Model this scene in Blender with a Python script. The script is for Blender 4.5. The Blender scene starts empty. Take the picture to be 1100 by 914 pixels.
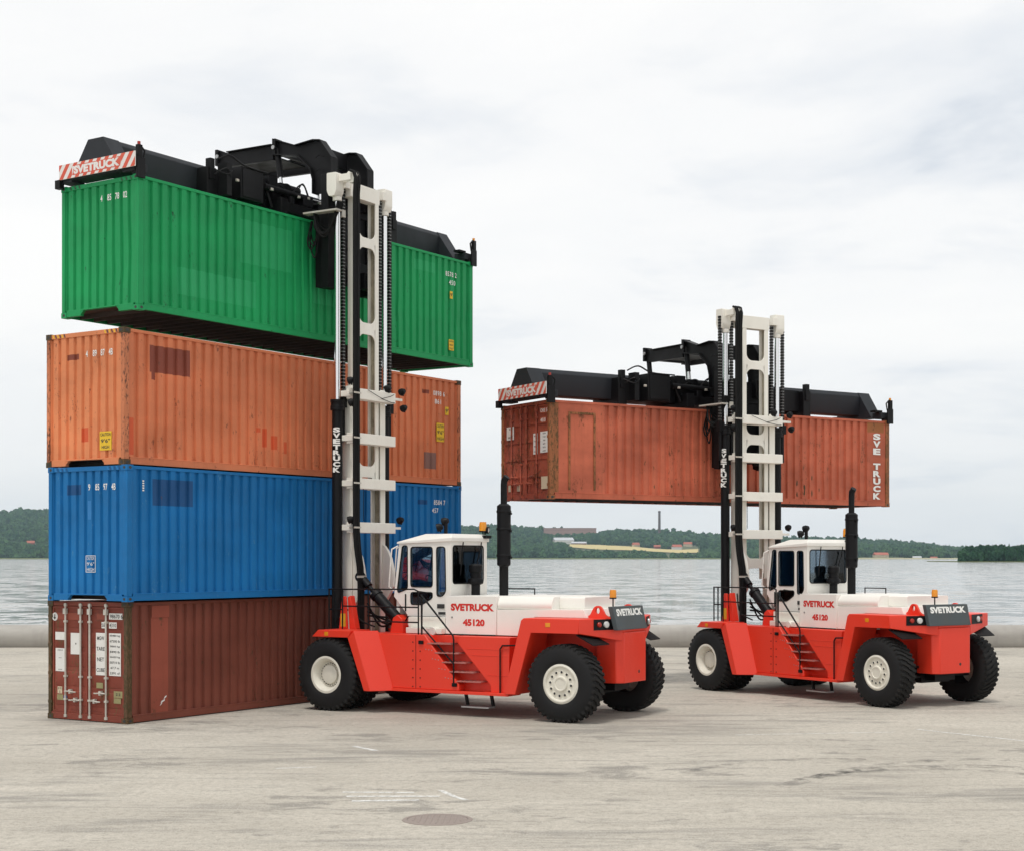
import bpy, bmesh, math, random
from mathutils import Vector, Matrix, noise
from mathutils.geometry import tessellate_polygon
R = math.radians
rnd = random.Random(7)
S = bpy.context.scene
COL = S.collection

# ------------------------------------------------------------------ materials
def mat(name):
    m = bpy.data.materials.new(name); m.use_nodes = True
    nt = m.node_tree
    return m, nt, nt.nodes['Principled BSDF']
def N(nt, typ, **k):
    n = nt.nodes.new(typ)
    for a, v in k.items(): setattr(n, a, v)
    return n
def obj_coords(nt, sc=(1, 1, 1), src='Object'):
    tc = N(nt, 'ShaderNodeTexCoord'); mp = N(nt, 'ShaderNodeMapping')
    mp.inputs['Scale'].default_value = sc
    nt.links.new(tc.outputs[src], mp.inputs['Vector'])
    return mp.outputs['Vector']
def noise_tex(nt, vec, scale, detail=4, rough=.55, dist=0):
    n = N(nt, 'ShaderNodeTexNoise')
    n.inputs['Scale'].default_value = scale; n.inputs['Detail'].default_value = detail
    n.inputs['Roughness'].default_value = rough; n.inputs['Distortion'].default_value = dist
    nt.links.new(vec, n.inputs['Vector'])
    return n.outputs['Fac']
def ramp(nt, fac, stops):
    r = N(nt, 'ShaderNodeValToRGB'); e = r.color_ramp.elements
    while len(e) < len(stops): e.new(.5)
    for i, (p, c) in enumerate(stops):
        e[i].position = p
        e[i].color = (c, c, c, 1) if isinstance(c, (int, float)) else (*c, 1)
    nt.links.new(fac, r.inputs['Fac'])
    return r.outputs['Color']
def mixc(nt, fac, a, b, mode='MIX'):
    n = N(nt, 'ShaderNodeMix', data_type='RGBA', blend_type=mode)
    for sock, v in ((n.inputs[0], fac), (n.inputs[6], a), (n.inputs[7], b)):
        if isinstance(v, (int, float)): sock.default_value = v
        elif isinstance(v, tuple): sock.default_value = (*v, 1)
        else: nt.links.new(v, sock)
    return n.outputs[2]
def mul(nt, a, b, op='MULTIPLY'):
    n = N(nt, 'ShaderNodeMath', operation=op)
    for s, v in zip(n.inputs, (a, b)):
        if isinstance(v, (int, float)): s.default_value = v
        else: nt.links.new(v, s)
    return n.outputs[0]
def bump(nt, bs, h, strength=.2, dist=.01):
    b = N(nt, 'ShaderNodeBump'); b.inputs['Strength'].default_value = strength; b.inputs['Distance'].default_value = dist
    nt.links.new(h, b.inputs['Height']); nt.links.new(b.outputs['Normal'], bs.inputs['Normal'])

def container_paint(name, col, rust=.35, fade=.12, streak=.4, rustcol=(.09, .035, .018), light=None):
    m, nt, bs = mat(name)
    v = obj_coords(nt)
    c = col
    # slow fade of the old paint, and one tint per pressed sheet
    f = noise_tex(nt, obj_coords(nt, (.35, .35, .5)), 1.3, 5, .6)
    lo = tuple(x * (1 - fade * 2) for x in col); hi = tuple(min(1, x * (1 + fade) + .02 * fade) for x in (light or col))
    c = mixc(nt, ramp(nt, f, [(.32, 0.), (.68, 1.)]), lo, hi)
    sh = N(nt, 'ShaderNodeTexWhiteNoise', noise_dimensions='1D')
    sx = N(nt, 'ShaderNodeSeparateXYZ'); nt.links.new(v, sx.inputs[0])
    q = mul(nt, mul(nt, sx.outputs['X'], .88), 0, 'FLOOR'); nt.links.new(q, sh.inputs['W'])
    c = mixc(nt, mul(nt, sh.outputs['Value'], fade * 1.3), c, tuple(x * .72 for x in col))
    # dirt runs down the sides
    st = noise_tex(nt, obj_coords(nt, (5, 5, .22)), 2.2, 6, .65)
    c = mixc(nt, mul(nt, ramp(nt, st, [(.55, 0.), (.8, 1.)]), streak), c, tuple(x * .45 + y * .5 for x, y in zip(col, rustcol)))
    # rust flakes
    a = noise_tex(nt, obj_coords(nt, (1, 1, .6)), 2.1, 8, .7)
    b = noise_tex(nt, obj_coords(nt, (9, 9, 3.5)), 2.5, 5, .7)
    k = ramp(nt, mul(nt, a, b), [(.40 - .15 * rust, 0.), (.46 - .15 * rust, 1.)])
    c = mixc(nt, k, c, rustcol)
    nt.links.new(c, bs.inputs['Base Color'])
    nt.links.new(ramp(nt, mul(nt, f, 1), [(.3, .5), (.7, .68)]), bs.inputs['Roughness'])
    bs.inputs['Specular IOR Level'].default_value = .3
    bump(nt, bs, noise_tex(nt, obj_coords(nt, (1, 1, .5)), 3.2, 4), .2, .02)
    return m
def truck_paint(name, col, rough=.32, dirt=.25, dirtcol=(.16, .13, .1), metallic=0, spec=.5, scale=1.6, lowdirt=0):
    m, nt, bs = mat(name)
    d = noise_tex(nt, obj_coords(nt, (1, 1, .55)), scale, 8, .68)
    g = noise_tex(nt, obj_coords(nt), 22, 4, .6)
    c = mixc(nt, mul(nt, ramp(nt, d, [(.42, 0.), (.75, 1.)]), dirt), col, dirtcol)
    c = mixc(nt, mul(nt, ramp(nt, g, [(.55, 0.), (.8, 1.)]), dirt * .5), c, dirtcol)
    if lowdirt:   # road film that thins out with height
        sx = N(nt, 'ShaderNodeSeparateXYZ'); nt.links.new(obj_coords(nt), sx.inputs[0])
        z = N(nt, 'ShaderNodeMapRange'); z.inputs['From Min'].default_value = 1.1; z.inputs['From Max'].default_value = .3
        nt.links.new(sx.outputs['Z'], z.inputs['Value'])
        c = mixc(nt, mul(nt, mul(nt, z.outputs[0], d), lowdirt), c, dirtcol)
    nt.links.new(c, bs.inputs['Base Color'])
    nt.links.new(ramp(nt, d, [(.3, rough), (.75, min(1, rough + .3))]), bs.inputs['Roughness'])
    bs.inputs['Metallic'].default_value = metallic
    bs.inputs['Specular IOR Level'].default_value = spec
    bump(nt, bs, noise_tex(nt, obj_coords(nt), 1.7, 3), .06, .02)
    return m
M = {}
M['green'] = container_paint('green_container_paint', (.008, .31, .095), .28, .10, .3, (.008, .05, .02))
M['green_patch'] = container_paint('green_repaint', (.02, .34, .12), .0, .05, .1)
M['orange'] = container_paint('orange_container_paint', (.74, .25, .105), .45, .12, .3, (.2, .06, .03))
M['orange_post'] = container_paint('orange_chipped_post_paint', (.62, .21, .095), 1.0, .14, .7, (.13, .05, .028))
M['orange_side'] = container_paint('orange_side_paint', (.66, .20, .088), .42, .12, .4, (.2, .06, .03))  # long sides a darker orange than the ends
M['orange_patch'] = container_paint('orange_primer_patch', (.62, .10, .035), .0, .1, .1)
M['maroon'] = container_paint('maroon_overpaint', (.24, .058, .034), .1, .1, .2)
M['blue'] = container_paint('blue_container_paint', (.003, .155, .42), .35, .11, .3, (.05, .20, .38))
M['blue_patch'] = container_paint('blue_overpaint', (.008, .075, .22), .0, .08, .1)
M['blue_light'] = container_paint('blue_light_repaint', (.03, .21, .52), .0, .08, .1)
M['brown'] = container_paint('brown_container_paint', (.21, .058, .036), .4, .14, .5, (.075, .045, .02))
M['brown_light'] = container_paint('brown_marking_panel_paint', (.31, .075, .045), .3, .12, .4, (.075, .045, .02))
M['door_red'] = container_paint('dark_red_door_paint', (.24, .052, .032), .6, .16, .8, (.13, .075, .03))
M['post_brown'] = container_paint('rusty_post_paint', (.14, .075, .036), 1.3, .2, .8, (.06, .042, .016))
M['rusty'] = container_paint('salmon_container_paint', (.45, .108, .056), .55, .16, .55, (.17, .055, .024), (.58, .15, .08))
M['rusty_door'] = container_paint('salmon_door_paint', (.34, .062, .034), .9, .22, .8, (.14, .045, .02), (.46, .12, .07))
M['rusty_post'] = container_paint('rusty_ochre_post_paint', (.36, .13, .05), 1.1, .2, .8, (.12, .06, .02))
M['ochre'] = container_paint('ochre_patch_paint', (.36, .13, .04), .5, .2, .4)
M['dark_under'] = truck_paint('dark_underside_paint', (.035, .03, .028), .7, .3)
M['roof_tar'] = truck_paint('container_roof_paint', (.25, .13, .08), .6, .4)
M['red'] = truck_paint('red_truck_paint', (.76, .038, .014), .3, .04, (.30, .10, .07))
M['white'] = truck_paint('cream_white_truck_paint', (.84, .82, .765), .35, .08, (.45, .41, .33))
M['mastwhite'] = truck_paint('cream_white_mast_paint', (.83, .805, .73), .4, .12, (.42, .36, .25), scale=3)
M['grease'] = truck_paint('greasy_rail_steel', (.42, .37, .27), .35, .85, (.08, .08, .055), scale=5)
M['black'] = truck_paint('black_machine_paint', (.004, .004, .005), .40, .25, (.014, .014, .014), spec=.22)
M['grey'] = truck_paint('anthracite_spreader_paint', (.016, .019, .024), .45, .4, (.03, .03, .03), spec=.3)
M['signgrey'] = truck_paint('dark_grey_panel_paint', (.045, .06, .066), .45, .2)
M['rubber'] = truck_paint('tyre_rubber', (.008, .008, .009), .6, .35, (.03, .028, .026), spec=.3, scale=4)
M['rubber_dusty'] = truck_paint('dusty_tread_rubber', (.012, .012, .012), .7, .4, (.05, .046, .042), spec=.25, scale=5)
M['rim'] = truck_paint('cream_rim_paint', (.74, .71, .62), .45, .2, (.3, .26, .18), scale=6)
M['hose'] = truck_paint('black_hose_rubber', (.006, .006, .006), .55, .2, (.02, .02, .02), spec=.2)
M['steel'] = truck_paint('bare_steel', (.42, .42, .42), .35, .3, metallic=.9)
M['galv'] = truck_paint('galvanised_bar', (.55, .53, .48), .5, .45, (.28, .2, .11), metallic=.2, scale=7)
M['chain'] = truck_paint('oiled_chain_steel', (.010, .010, .010), .5, .3, (.04, .035, .03), spec=.3)
M['olive'] = truck_paint('faded_olive_label', (.30, .27, .13), .7, .4, (.14, .11, .06), scale=6)
M['yellow'] = truck_paint('yellow_label', (.78, .50, .02), .5, .1)
M['paperw'] = truck_paint('white_label', (.74, .73, .70), .6, .2, (.4, .36, .3), scale=7)
M['textw'] = truck_paint('white_lettering', (.80, .80, .77), .5, .1)
M['textb'] = truck_paint('dark_lettering_and_hole_shade', (.03, .03, .03), .5, .1)  # also the painted shade of casting and tow pin holes
M['textr'] = truck_paint('red_lettering', (.62, .02, .012), .4, .05)
M['stripe_red'] = truck_paint('warning_red', (.62, .085, .045), .5, .2, (.5, .3, .22))
M['stripe_white'] = truck_paint('warning_white', (.76, .73, .70), .5, .2)
M['reddark'] = truck_paint('lamp_red', (.35, .02, .01), .15, 0)
M['tread'] = truck_paint('worn_step_plate', (.42, .12, .10), .5, .5, (.36, .27, .25), scale=8)
M['seat_and_hole'] = truck_paint('seat_fabric_and_hole_shade', (.03, .03, .035), .8, .1)  # also the painted shade of holes in the wheel rims
def chrome():
    m, nt, bs = mat('chromed_rod')
    bs.inputs['Base Color'].default_value = (.78, .78, .78, 1); bs.inputs['Metallic'].default_value = 1; bs.inputs['Roughness'].default_value = .16
    return m
M['chrome'] = chrome()
def glass():
    m, nt, bs = mat('tinted_cab_glass')
    nt.nodes.remove(bs)
    t = N(nt, 'ShaderNodeBsdfTransparent'); t.inputs['Color'].default_value = (.66, .76, .84, 1)
    g = N(nt, 'ShaderNodeBsdfGlossy'); g.inputs['Roughness'].default_value = .02; g.inputs['Color'].default_value = (.9, .93, .95, 1)
    fr = N(nt, 'ShaderNodeFresnel'); fr.inputs['IOR'].default_value = 1.45
    mx = N(nt, 'ShaderNodeMixShader')
    nt.links.new(fr.outputs[0], mx.inputs[0]); nt.links.new(t.outputs[0], mx.inputs[1]); nt.links.new(g.outputs[0], mx.inputs[2])
    nt.links.new(mx.outputs[0], nt.nodes['Material Output'].inputs['Surface'])
    return m
M['glass'] = glass()
def lens(name, col):
    m, nt, bs = mat(name)
    bs.inputs['Base Color'].default_value = (*col, 1); bs.inputs['Roughness'].default_value = .12
    bs.inputs['Subsurface Weight'].default_value = .0; bs.inputs['Transmission Weight'].default_value = .25
    return m
M['amber'] = lens('amber_plastic', (.95, .36, .02))
M['clear'] = lens('clear_lamp_plastic', (.8, .8, .78))

# ------------------------------------------------------------------ mesh builder
class MB:
    def __init__(s, T=None): s.v = []; s.f = []; s.m = []; s.T = T or Matrix()
    def add(s, vs, fs, mi=0):
        o = len(s.v); s.v += [s.T @ Vector(p) for p in vs]
        s.f += [tuple(o + i for i in f) for f in fs]; s.m += [mi] * len(fs)
        return s
    def hexa(s, p, mi=0):   # p: 4 bottom then 4 top, same winding
        return s.add(p, [(3, 2, 1, 0), (4, 5, 6, 7), (0, 1, 5, 4), (1, 2, 6, 5), (2, 3, 7, 6), (3, 0, 4, 7)], mi)
    def box(s, x0, x1, y0, y1, z0, z1, mi=0):
        return s.hexa([(x0, y0, z0), (x1, y0, z0), (x1, y1, z0), (x0, y1, z0), (x0, y0, z1), (x1, y0, z1), (x1, y1, z1), (x0, y1, z1)], mi)
    def prism(s, poly, ax, a0, a1, mi=0, holes=()):
        mp = {'x': lambda p, a: (a, p[0], p[1]), 'y': lambda p, a: (p[0], a, p[1]), 'z': lambda p, a: (p[0], p[1], a)}[ax]
        loops = [list(poly)] + [list(h) for h in holes]
        flat = [p for l in loops for p in l]; n = len(flat)
        vs = [mp(p, a0) for p in flat] + [mp(p, a1) for p in flat]
        tri = tessellate_polygon([[Vector((p[0], p[1], 0)) for p in l] for l in loops]) if (holes or len(poly) > 4) else None
        if tri is None: fs = [tuple(range(n)), tuple(range(n, 2 * n))]
        else: fs = [tuple(t) for t in tri] + [tuple(n + i for i in t) for t in tri]
        o = 0
        for l in loops:
            k = len(l)
            fs += [(o + i, o + (i + 1) % k, n + o + (i + 1) % k, n + o + i) for i in range(k)]
            o += k
        return s.add(vs, fs, mi)
    def tube(s, pts, r, n=8, mi=0, r1=None):
        pts = [Vector(p) for p in pts]; pts = [p for i, p in enumerate(pts) if not i or (p - pts[i - 1]).length > 1e-5]; vs = []; fs = []
        prev = None
        for i, p in enumerate(pts):
            a = (p - pts[i - 1]).normalized() if i else None
            b = (pts[i + 1] - p).normalized() if i < len(pts) - 1 else None
            d = ((a or b) + (b or a)).normalized()
            if prev is None:
                u = d.cross(Vector((0, 0, 1)))
                if u.length < .05: u = d.cross(Vector((1, 0, 0)))
            else: u = prev - d * prev.dot(d)
            u.normalize(); prev = u; w = d.cross(u)
            k = 1.0
            if a and b: k = 1 / max(.5, math.cos(a.angle(b) / 2))
            rr = (r if r1 is None else r + (r1 - r) * i / (len(pts) - 1)) * k
            vs += [p + (u * math.cos(2 * math.pi * j / n) + w * math.sin(2 * math.pi * j / n)) * rr for j in range(n)]
        for i in range(len(pts) - 1):
            fs += [(i * n + j, i * n + (j + 1) % n, (i + 1) * n + (j + 1) % n, (i + 1) * n + j) for j in range(n)]
        e = (len(pts) - 1) * n
        fs += [tuple(range(n)), tuple(e + j for j in range(n))]
        return s.add(vs, fs, mi)
    def cyl(s, p0, p1, r, n=16, mi=0, r1=None): return s.tube([p0, p1], r, n, mi, r1)
    def lathe(s, prof, c, ax=(0, 1, 0), n=40, mi=0, closed=False):   # prof: (radius, offset along axis)
        ax = Vector(ax).normalized(); u = ax.orthogonal().normalized(); w = ax.cross(u); c = Vector(c)
        vs = [c + ax * h + (u * math.cos(2 * math.pi * j / n) + w * math.sin(2 * math.pi * j / n)) * max(r, 1e-4) for r, h in prof for j in range(n)]
        k = len(prof); fs = []
        for i in range(k if closed else k - 1):
            i2 = (i + 1) % k
            fs += [(i * n + j, i * n + (j + 1) % n, i2 * n + (j + 1) % n, i2 * n + j) for j in range(n)]
        return s.add(vs, fs, mi)
    def build(s, name, mats, parent=None, bevel=0, smooth=True, angle=32, kind=None, label=None):
        me = bpy.data.meshes.new(name); me.from_pydata(s.v, [], s.f)
        for m in (mats if isinstance(mats, (list, tuple)) else [mats]): me.materials.append(M[m] if isinstance(m, str) else m)
        me.polygons.foreach_set('material_index', s.m)
        bm = bmesh.new(); bm.from_mesh(me); bmesh.ops.recalc_face_normals(bm, faces=bm.faces); bm.to_mesh(me); bm.free()
        if smooth:
            me.polygons.foreach_set('use_smooth', [True] * len(me.polygons)); me.set_sharp_from_angle(angle=R(angle))
        o = bpy.data.objects.new(name, me); COL.objects.link(o)
        if parent: o.parent = parent
        if bevel:
            b = o.modifiers.new('Bevel', 'BEVEL'); b.width = bevel; b.segments = 2; b.limit_method = 'ANGLE'; b.angle_limit = R(30)
            b.harden_normals = False
        if kind: o['kind'] = kind
        if label: o['label'] = label
        return o
def tag(o, label, cat, group=None):
    o['label'] = label; o['category'] = cat
    if group: o['group'] = group
    return o
def thing(name, label, cat, mw=None, group=None):
    o = bpy.data.objects.new(name, None); COL.objects.link(o); o.empty_display_size = .3
    if mw: o.matrix_world = mw
    return tag(o, label, cat, group)
def rrect(x0, x1, z0, z1, r, n=4):
    out = []
    for cx, cz, a in ((x1 - r, z1 - r, 0), (x0 + r, z1 - r, 90), (x0 + r, z0 + r, 180), (x1 - r, z0 + r, 270)):
        out += [(cx + r * math.cos(R(a + 90 * i / n)), cz + r * math.sin(R(a + 90 * i / n))) for i in range(n + 1)]
    return out
def rpoly(pts, r, n=3):
    out = []; k = len(pts)
    for i in range(k):
        p = Vector(pts[i]).to_2d() if len(pts[i]) > 2 else Vector(pts[i]); a = Vector(pts[i - 1]) - p; b = Vector(pts[(i + 1) % k]) - p
        rr = min(r, a.length * .4, b.length * .4); A = p + a.normalized() * rr; B = p + b.normalized() * rr
        for j in range(n + 1):
            t = j / n; q = A * (1 - t) ** 2 + p * 2 * t * (1 - t) + B * t * t; out.append((q.x, q.y))
    return out
def text_mesh(body, size, bold=0.0, spacing=1.0):
    cu = bpy.data.curves.new('lettering', 'FONT'); cu.body = body; cu.size = size; cu.offset = bold * size; cu.resolution_u = 3
    cu.align_x = 'CENTER'; cu.align_y = 'CENTER'; cu.space_character = spacing
    ob = bpy.data.objects.new('lettering', cu); COL.objects.link(ob)
    me = bpy.data.meshes.new_from_object(ob.evaluated_get(bpy.context.evaluated_depsgraph_get()))
    bpy.data.objects.remove(ob); bpy.data.curves.remove(cu)
    vs = [v.co.copy() for v in me.vertices]; fs = [tuple(p.vertices) for p in me.polygons]
    bpy.data.meshes.remove(me)
    return vs, fs
def lettering(mb, body, size, org, u, v, bold=0, width=None, height=None, mi=0, spacing=1.0, thick=.006):
    vs, fs = text_mesh(body, size, bold, spacing)
    if not vs: return
    x0 = min(p.x for p in vs); x1 = max(p.x for p in vs); y0 = min(p.y for p in vs); y1 = max(p.y for p in vs)
    sx = width / (x1 - x0) if width else 1; sy = height / (y1 - y0) if height else (sx if width else 1)
    org = Vector(org); u = Vector(u); v = Vector(v)
    mb.add([org + u * ((p.x - (x0 + x1) / 2) * sx) + v * ((p.y - (y0 + y1) / 2) * sy) for p in vs], fs, mi)

# ------------------------------------------------------------------ camera, world, sun
CAMH = 3.527
cam = bpy.data.cameras.new('camera'); camo = bpy.data.objects.new('camera', cam); COL.objects.link(camo)
camo.location = (0, 0, CAMH); camo.rotation_euler = (R(90), 0, 0)
cam.sensor_width = 36; cam.lens = 1694 / 1100 * 36
cam.shift_x = -(585.4 - 550) / 1100; cam.shift_y = (598.5 - 457) / 1100
cam.clip_start = .5; cam.clip_end = 40000
S.camera = camo

SKYZ = 7.9
SUN_EL, SUN_AZ = 70, 204   # azimuth clockwise from +Y
w = bpy.data.worlds.new('World'); S.world = w; w.use_nodes = True
nt = w.node_tree; nt.nodes.clear()
out = N(nt, 'ShaderNodeOutputWorld')
sky = N(nt, 'ShaderNodeTexSky', sky_type='NISHITA'); sky.sun_disc = False
sky.sun_elevation = R(SUN_EL); sky.sun_rotation = R(SUN_AZ)
b1 = N(nt, 'ShaderNodeBackground'); b1.inputs['Strength'].default_value = .08
nt.links.new(sky.outputs[0], b1.inputs['Color'])
tc = N(nt, 'ShaderNodeTexCoord'); sp = N(nt, 'ShaderNodeSeparateXYZ'); nt.links.new(tc.outputs['Generated'], sp.inputs[0])
den = mul(nt, mul(nt, sp.outputs['Z'], 0.0, 'MAXIMUM'), .16, 'ADD')
cv = N(nt, 'ShaderNodeCombineXYZ')
cv.inputs[2].default_value = SKYZ
nt.links.new(mul(nt, sp.outputs['X'], den, 'DIVIDE'), cv.inputs[0]); nt.links.new(mul(nt, sp.outputs['Y'], den, 'DIVIDE'), cv.inputs[1])
big = noise_tex(nt, cv.outputs[0], .85, 7, .52, .4)
fine = noise_tex(nt, cv.outputs[0], 2.6, 6, .55, .5)
cl = mul(nt, mul(nt, big, .72), mul(nt, fine, .28), 'ADD')
cloud = ramp(nt, cl, [(.32, (.56, .62, .70)), (.40, (.81, .835, .865)), (.475, (.945, .945, .94)), (.60, (1.0, .99, .97))])
# the cloud deck thins to a greyer blue towards the horizon
hz = ramp(nt, sp.outputs['Z'], [(.0, 1.0), (.16, 0.0)])
cloud = mixc(nt, mul(nt, hz, .45), cloud, (.76, .80, .84))
b2 = N(nt, 'ShaderNodeBackground'); b2.inputs['Strength'].default_value = 1.0
nt.links.new(cloud, b2.inputs['Color'])
mx = N(nt, 'ShaderNodeMixShader'); mx.inputs[0].default_value = .93
nt.links.new(b1.outputs[0], mx.inputs[1]); nt.links.new(b2.outputs[0], mx.inputs[2]); nt.links.new(mx.outputs[0], out.inputs['Surface'])

sl = bpy.data.lights.new('sun', 'SUN'); sl.energy = 1.5; sl.angle = R(10); sl.color = (1, .96, .9)
so = bpy.data.objects.new('sun', sl); COL.objects.link(so)
sd = Vector((math.sin(R(SUN_AZ)) * math.cos(R(SUN_EL)), math.cos(R(SUN_AZ)) * math.cos(R(SUN_EL)), math.sin(R(SUN_EL))))
so.rotation_euler = sd.to_track_quat('Z', 'Y').to_euler()
S.view_settings.view_transform = 'Standard'; S.view_settings.look = 'None'; S.view_settings.exposure = .14; S.view_settings.gamma = 1
S.cycles.use_denoising = True
S.cycles.max_bounces = 6; S.cycles.diffuse_bounces = 3; S.cycles.glossy_bounces = 3; S.cycles.transparent_max_bounces = 12; S.cycles.volume_bounces = 0

# ------------------------------------------------------------------ the setting
def ground_mat():
    m, nt, bs = mat('weathered_asphalt_concrete')
    v = obj_coords(nt)
    big = noise_tex(nt, obj_coords(nt, (.10, .17, 1)), 1, 7, .62, .6)
    mid = noise_tex(nt, obj_coords(nt, (.8, 1.5, 1)), 1, 8, .72, .3)
    fin = noise_tex(nt, v, 9, 6, .85)
    grit = noise_tex(nt, v, 42, 4, .8)
    c = mixc(nt, ramp(nt, big, [(.32, 0.), (.68, 1.)]), (.385, .353, .300), (.53, .492, .425))
    c = mixc(nt, mul(nt, ramp(nt, mid, [(.52, 0.), (.74, 1.)]), .6), c, (.31, .28, .235))
    c = mixc(nt, mul(nt, ramp(nt, mid, [(.28, 1.), (.45, 0.)]), .5), c, (.64, .595, .515))
    # long scuffs left by slewing wheels
    sc = noise_tex(nt, obj_coords(nt, (.25, 1.6, 1)), 1.2, 7, .66, 1.2)
    pt = noise_tex(nt, obj_coords(nt, (.10, .16, 1)), 1.5, 5, .66)
    c = mixc(nt, mul(nt, ramp(nt, mul(nt, sc, pt), [(.26, 0.), (.37, 1.)]), .75), c, (.19, .18, .165))
    sc2 = noise_tex(nt, obj_coords(nt, (1.0, 1.9, 1)), 1.3, 7, .68, .5)
    pt2 = noise_tex(nt, obj_coords(nt, (.2, .3, 1)), 1.0, 4, .6)
    c = mixc(nt, mul(nt, ramp(nt, mul(nt, sc2, pt2), [(.30, 0.), (.36, 1.)]), .7), c, (.17, .16, .145))
    hair = noise_tex(nt, obj_coords(nt, (.5, 5.5, 1)), 1.5, 7, .7, 1.4)
    c = mixc(nt, mul(nt, ramp(nt, hair, [(.58, 0.), (.68, 1.)]), .45), c, (.21, .195, .17))
    spot = noise_tex(nt, obj_coords(nt, (1, 1.3, 1)), 5.0, 3, .6)
    c = mixc(nt, ramp(nt, spot, [(.74, 0.), (.78, .8)]), c, (.10, .09, .08))
    c = mixc(nt, ramp(nt, fin, [(.46, .0), (.60, .6)]), c, (.24, .22, .185))
    c = mixc(nt, mul(nt, ramp(nt, grit, [(.50, 0.), (.64, 1.)]), .55), c, (.72, .69, .62))
    nt.links.new(c, bs.inputs['Base Color']); bs.inputs['Roughness'].default_value = .9; bs.inputs['Specular IOR Level'].default_value = .2
    bump(nt, bs, mul(nt, fin, mul(nt, grit, .5), 'ADD'), .5, .014)
    return m
M['ground'] = ground_mat()
g = MB(); g.add([(-320, -40, 0), (320, -40, 0), (320, 66, 0), (-320, 66, 0), (-320, 66, -5), (320, 66, -5)], [(0, 1, 2, 3), (3, 2, 5, 4)])
go = g.build('ground', 'ground', smooth=False, kind='structure')

def water_mat():
    m, nt, bs = mat('rippled_grey_lake_water')
    nz = N(nt, 'ShaderNodeTexNoise'); nz.inputs['Scale'].default_value = 1; nz.inputs['Detail'].default_value = 11; nz.inputs['Roughness'].default_value = .78; nz.inputs['Distortion'].default_value = .35
    nt.links.new(obj_coords(nt, (1 / 8, 1 / 9, 1)), nz.inputs['Vector'])
    sub = N(nt, 'ShaderNodeVectorMath', operation='SUBTRACT'); sub.inputs[1].default_value = (.5, .5, .5); nt.links.new(nz.outputs['Color'], sub.inputs[0])
    sc = N(nt, 'ShaderNodeVectorMath', operation='MULTIPLY'); sc.inputs[1].default_value = (WK * .6, WK, 0); nt.links.new(sub.outputs[0], sc.inputs[0])
    ad = N(nt, 'ShaderNodeVectorMath', operation='ADD'); ad.inputs[1].default_value = (0, 0, 1); nt.links.new(sc.outputs[0], ad.inputs[0])
    nm = N(nt, 'ShaderNodeVectorMath', operation='NORMALIZE'); nt.links.new(ad.outputs[0], nm.inputs[0]); nt.links.new(nm.outputs[0], bs.inputs['Normal'])
    bs.inputs['Base Color'].default_value = (.34, .345, .335, 1); bs.inputs['Roughness'].default_value = .08
    bs.inputs['IOR'].default_value = 1.33
    return m
WK = 2.7
M['water'] = water_mat()
ZW = -1.5
wv = MB(); wv.add([(-9000, 65, ZW), (9000, 65, ZW), (9000, 12000, ZW), (-9000, 12000, ZW)], [(0, 1, 2, 3)])
wv.build('water', 'water', smooth=False, kind='structure')

# low concrete wall along the quay edge
def wall_mat():
    m, nt, bs = mat('quay_wall_concrete')
    d = noise_tex(nt, obj_coords(nt, (.4, 1, 2)), .8, 7, .65)
    s = noise_tex(nt, obj_coords(nt, (2.5, 1, .25)), 1.2, 6, .65)
    c = mixc(nt, ramp(nt, d, [(.3, 0.), (.7, 1.)]), (.31, .29, .265), (.42, .40, .365))
    c = mixc(nt, mul(nt, ramp(nt, s, [(.5, 0.), (.8, 1.)]), .45), c, (.22, .2, .18))
    nt.links.new(c, bs.inputs['Base Color']); bs.inputs['Roughness'].default_value = .85
    return m
M['wall'] = wall_mat()
wl = MB()
prof = [(62.0, -.02), (61.92, .1), (61.9, .42)] + [(61.9 + .45 - .45 * math.cos(R(a)), .42 + .42 * math.sin(R(a))) for a in range(15, 91, 15)] + [(63.2, .84), (63.2, -.02)]
wl.prism(prof, 'x', -140, 140)
tag(wl.build('quay_wall', 'wall', angle=40), 'low grey concrete wall with rounded top along the edge of the quay', 'wall')

# paint and stains on the yard
def worn(name, col, lo, hi, sc):
    m, nt, bs = mat(name)
    bs.inputs['Base Color'].default_value = (*col, 1); bs.inputs['Roughness'].default_value = .9
    a = noise_tex(nt, obj_coords(nt, sc), 1, 8, .75)
    nt.links.new(ramp(nt, a, [(lo, 0.), (hi, .8)]), bs.inputs['Alpha'])
    return m
M['road_paint'] = worn('worn_white_road_paint', (.80, .80, .77), .34, .54, (7, 7, 1))
M['tyre_mark'] = worn('faded_rubber_mark', (.20, .195, .18), .45, .76, (2.2, 2.6, 1))
F, CX, Y0 = 1694, 585.4, 598.5
def gp(px, py, z=0):
    d = (CAMH - z) * F / (py - Y0); return Vector(((px - CX) / F * d, d, z))
def strip(pix, wid, z):
    pts = [gp(*p) for p in pix]; mb = MB(); vs = []; fs = []
    for i, p in enumerate(pts):
        d = (pts[min(i + 1, len(pts) - 1)] - pts[max(i - 1, 0)]).normalized(); n = Vector((-d.y, d.x, 0)) * wid / 2
        vs += [(p + n).xy.to_3d() + Vector((0, 0, z)), (p - n).xy.to_3d() + Vector((0, 0, z))]
    fs = [(2 * i, 2 * i + 1, 2 * i + 3, 2 * i + 2) for i in range(len(pts) - 1)]
    return mb.add(vs, fs)
def bez(a, b, c, n=14): return [((1 - t) ** 2 * a[0] + 2 * t * (1 - t) * b[0] + t * t * c[0], (1 - t) ** 2 * a[1] + 2 * t * (1 - t) * b[1] + t * t * c[1]) for t in [i / n for i in range(n + 1)]]
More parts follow.
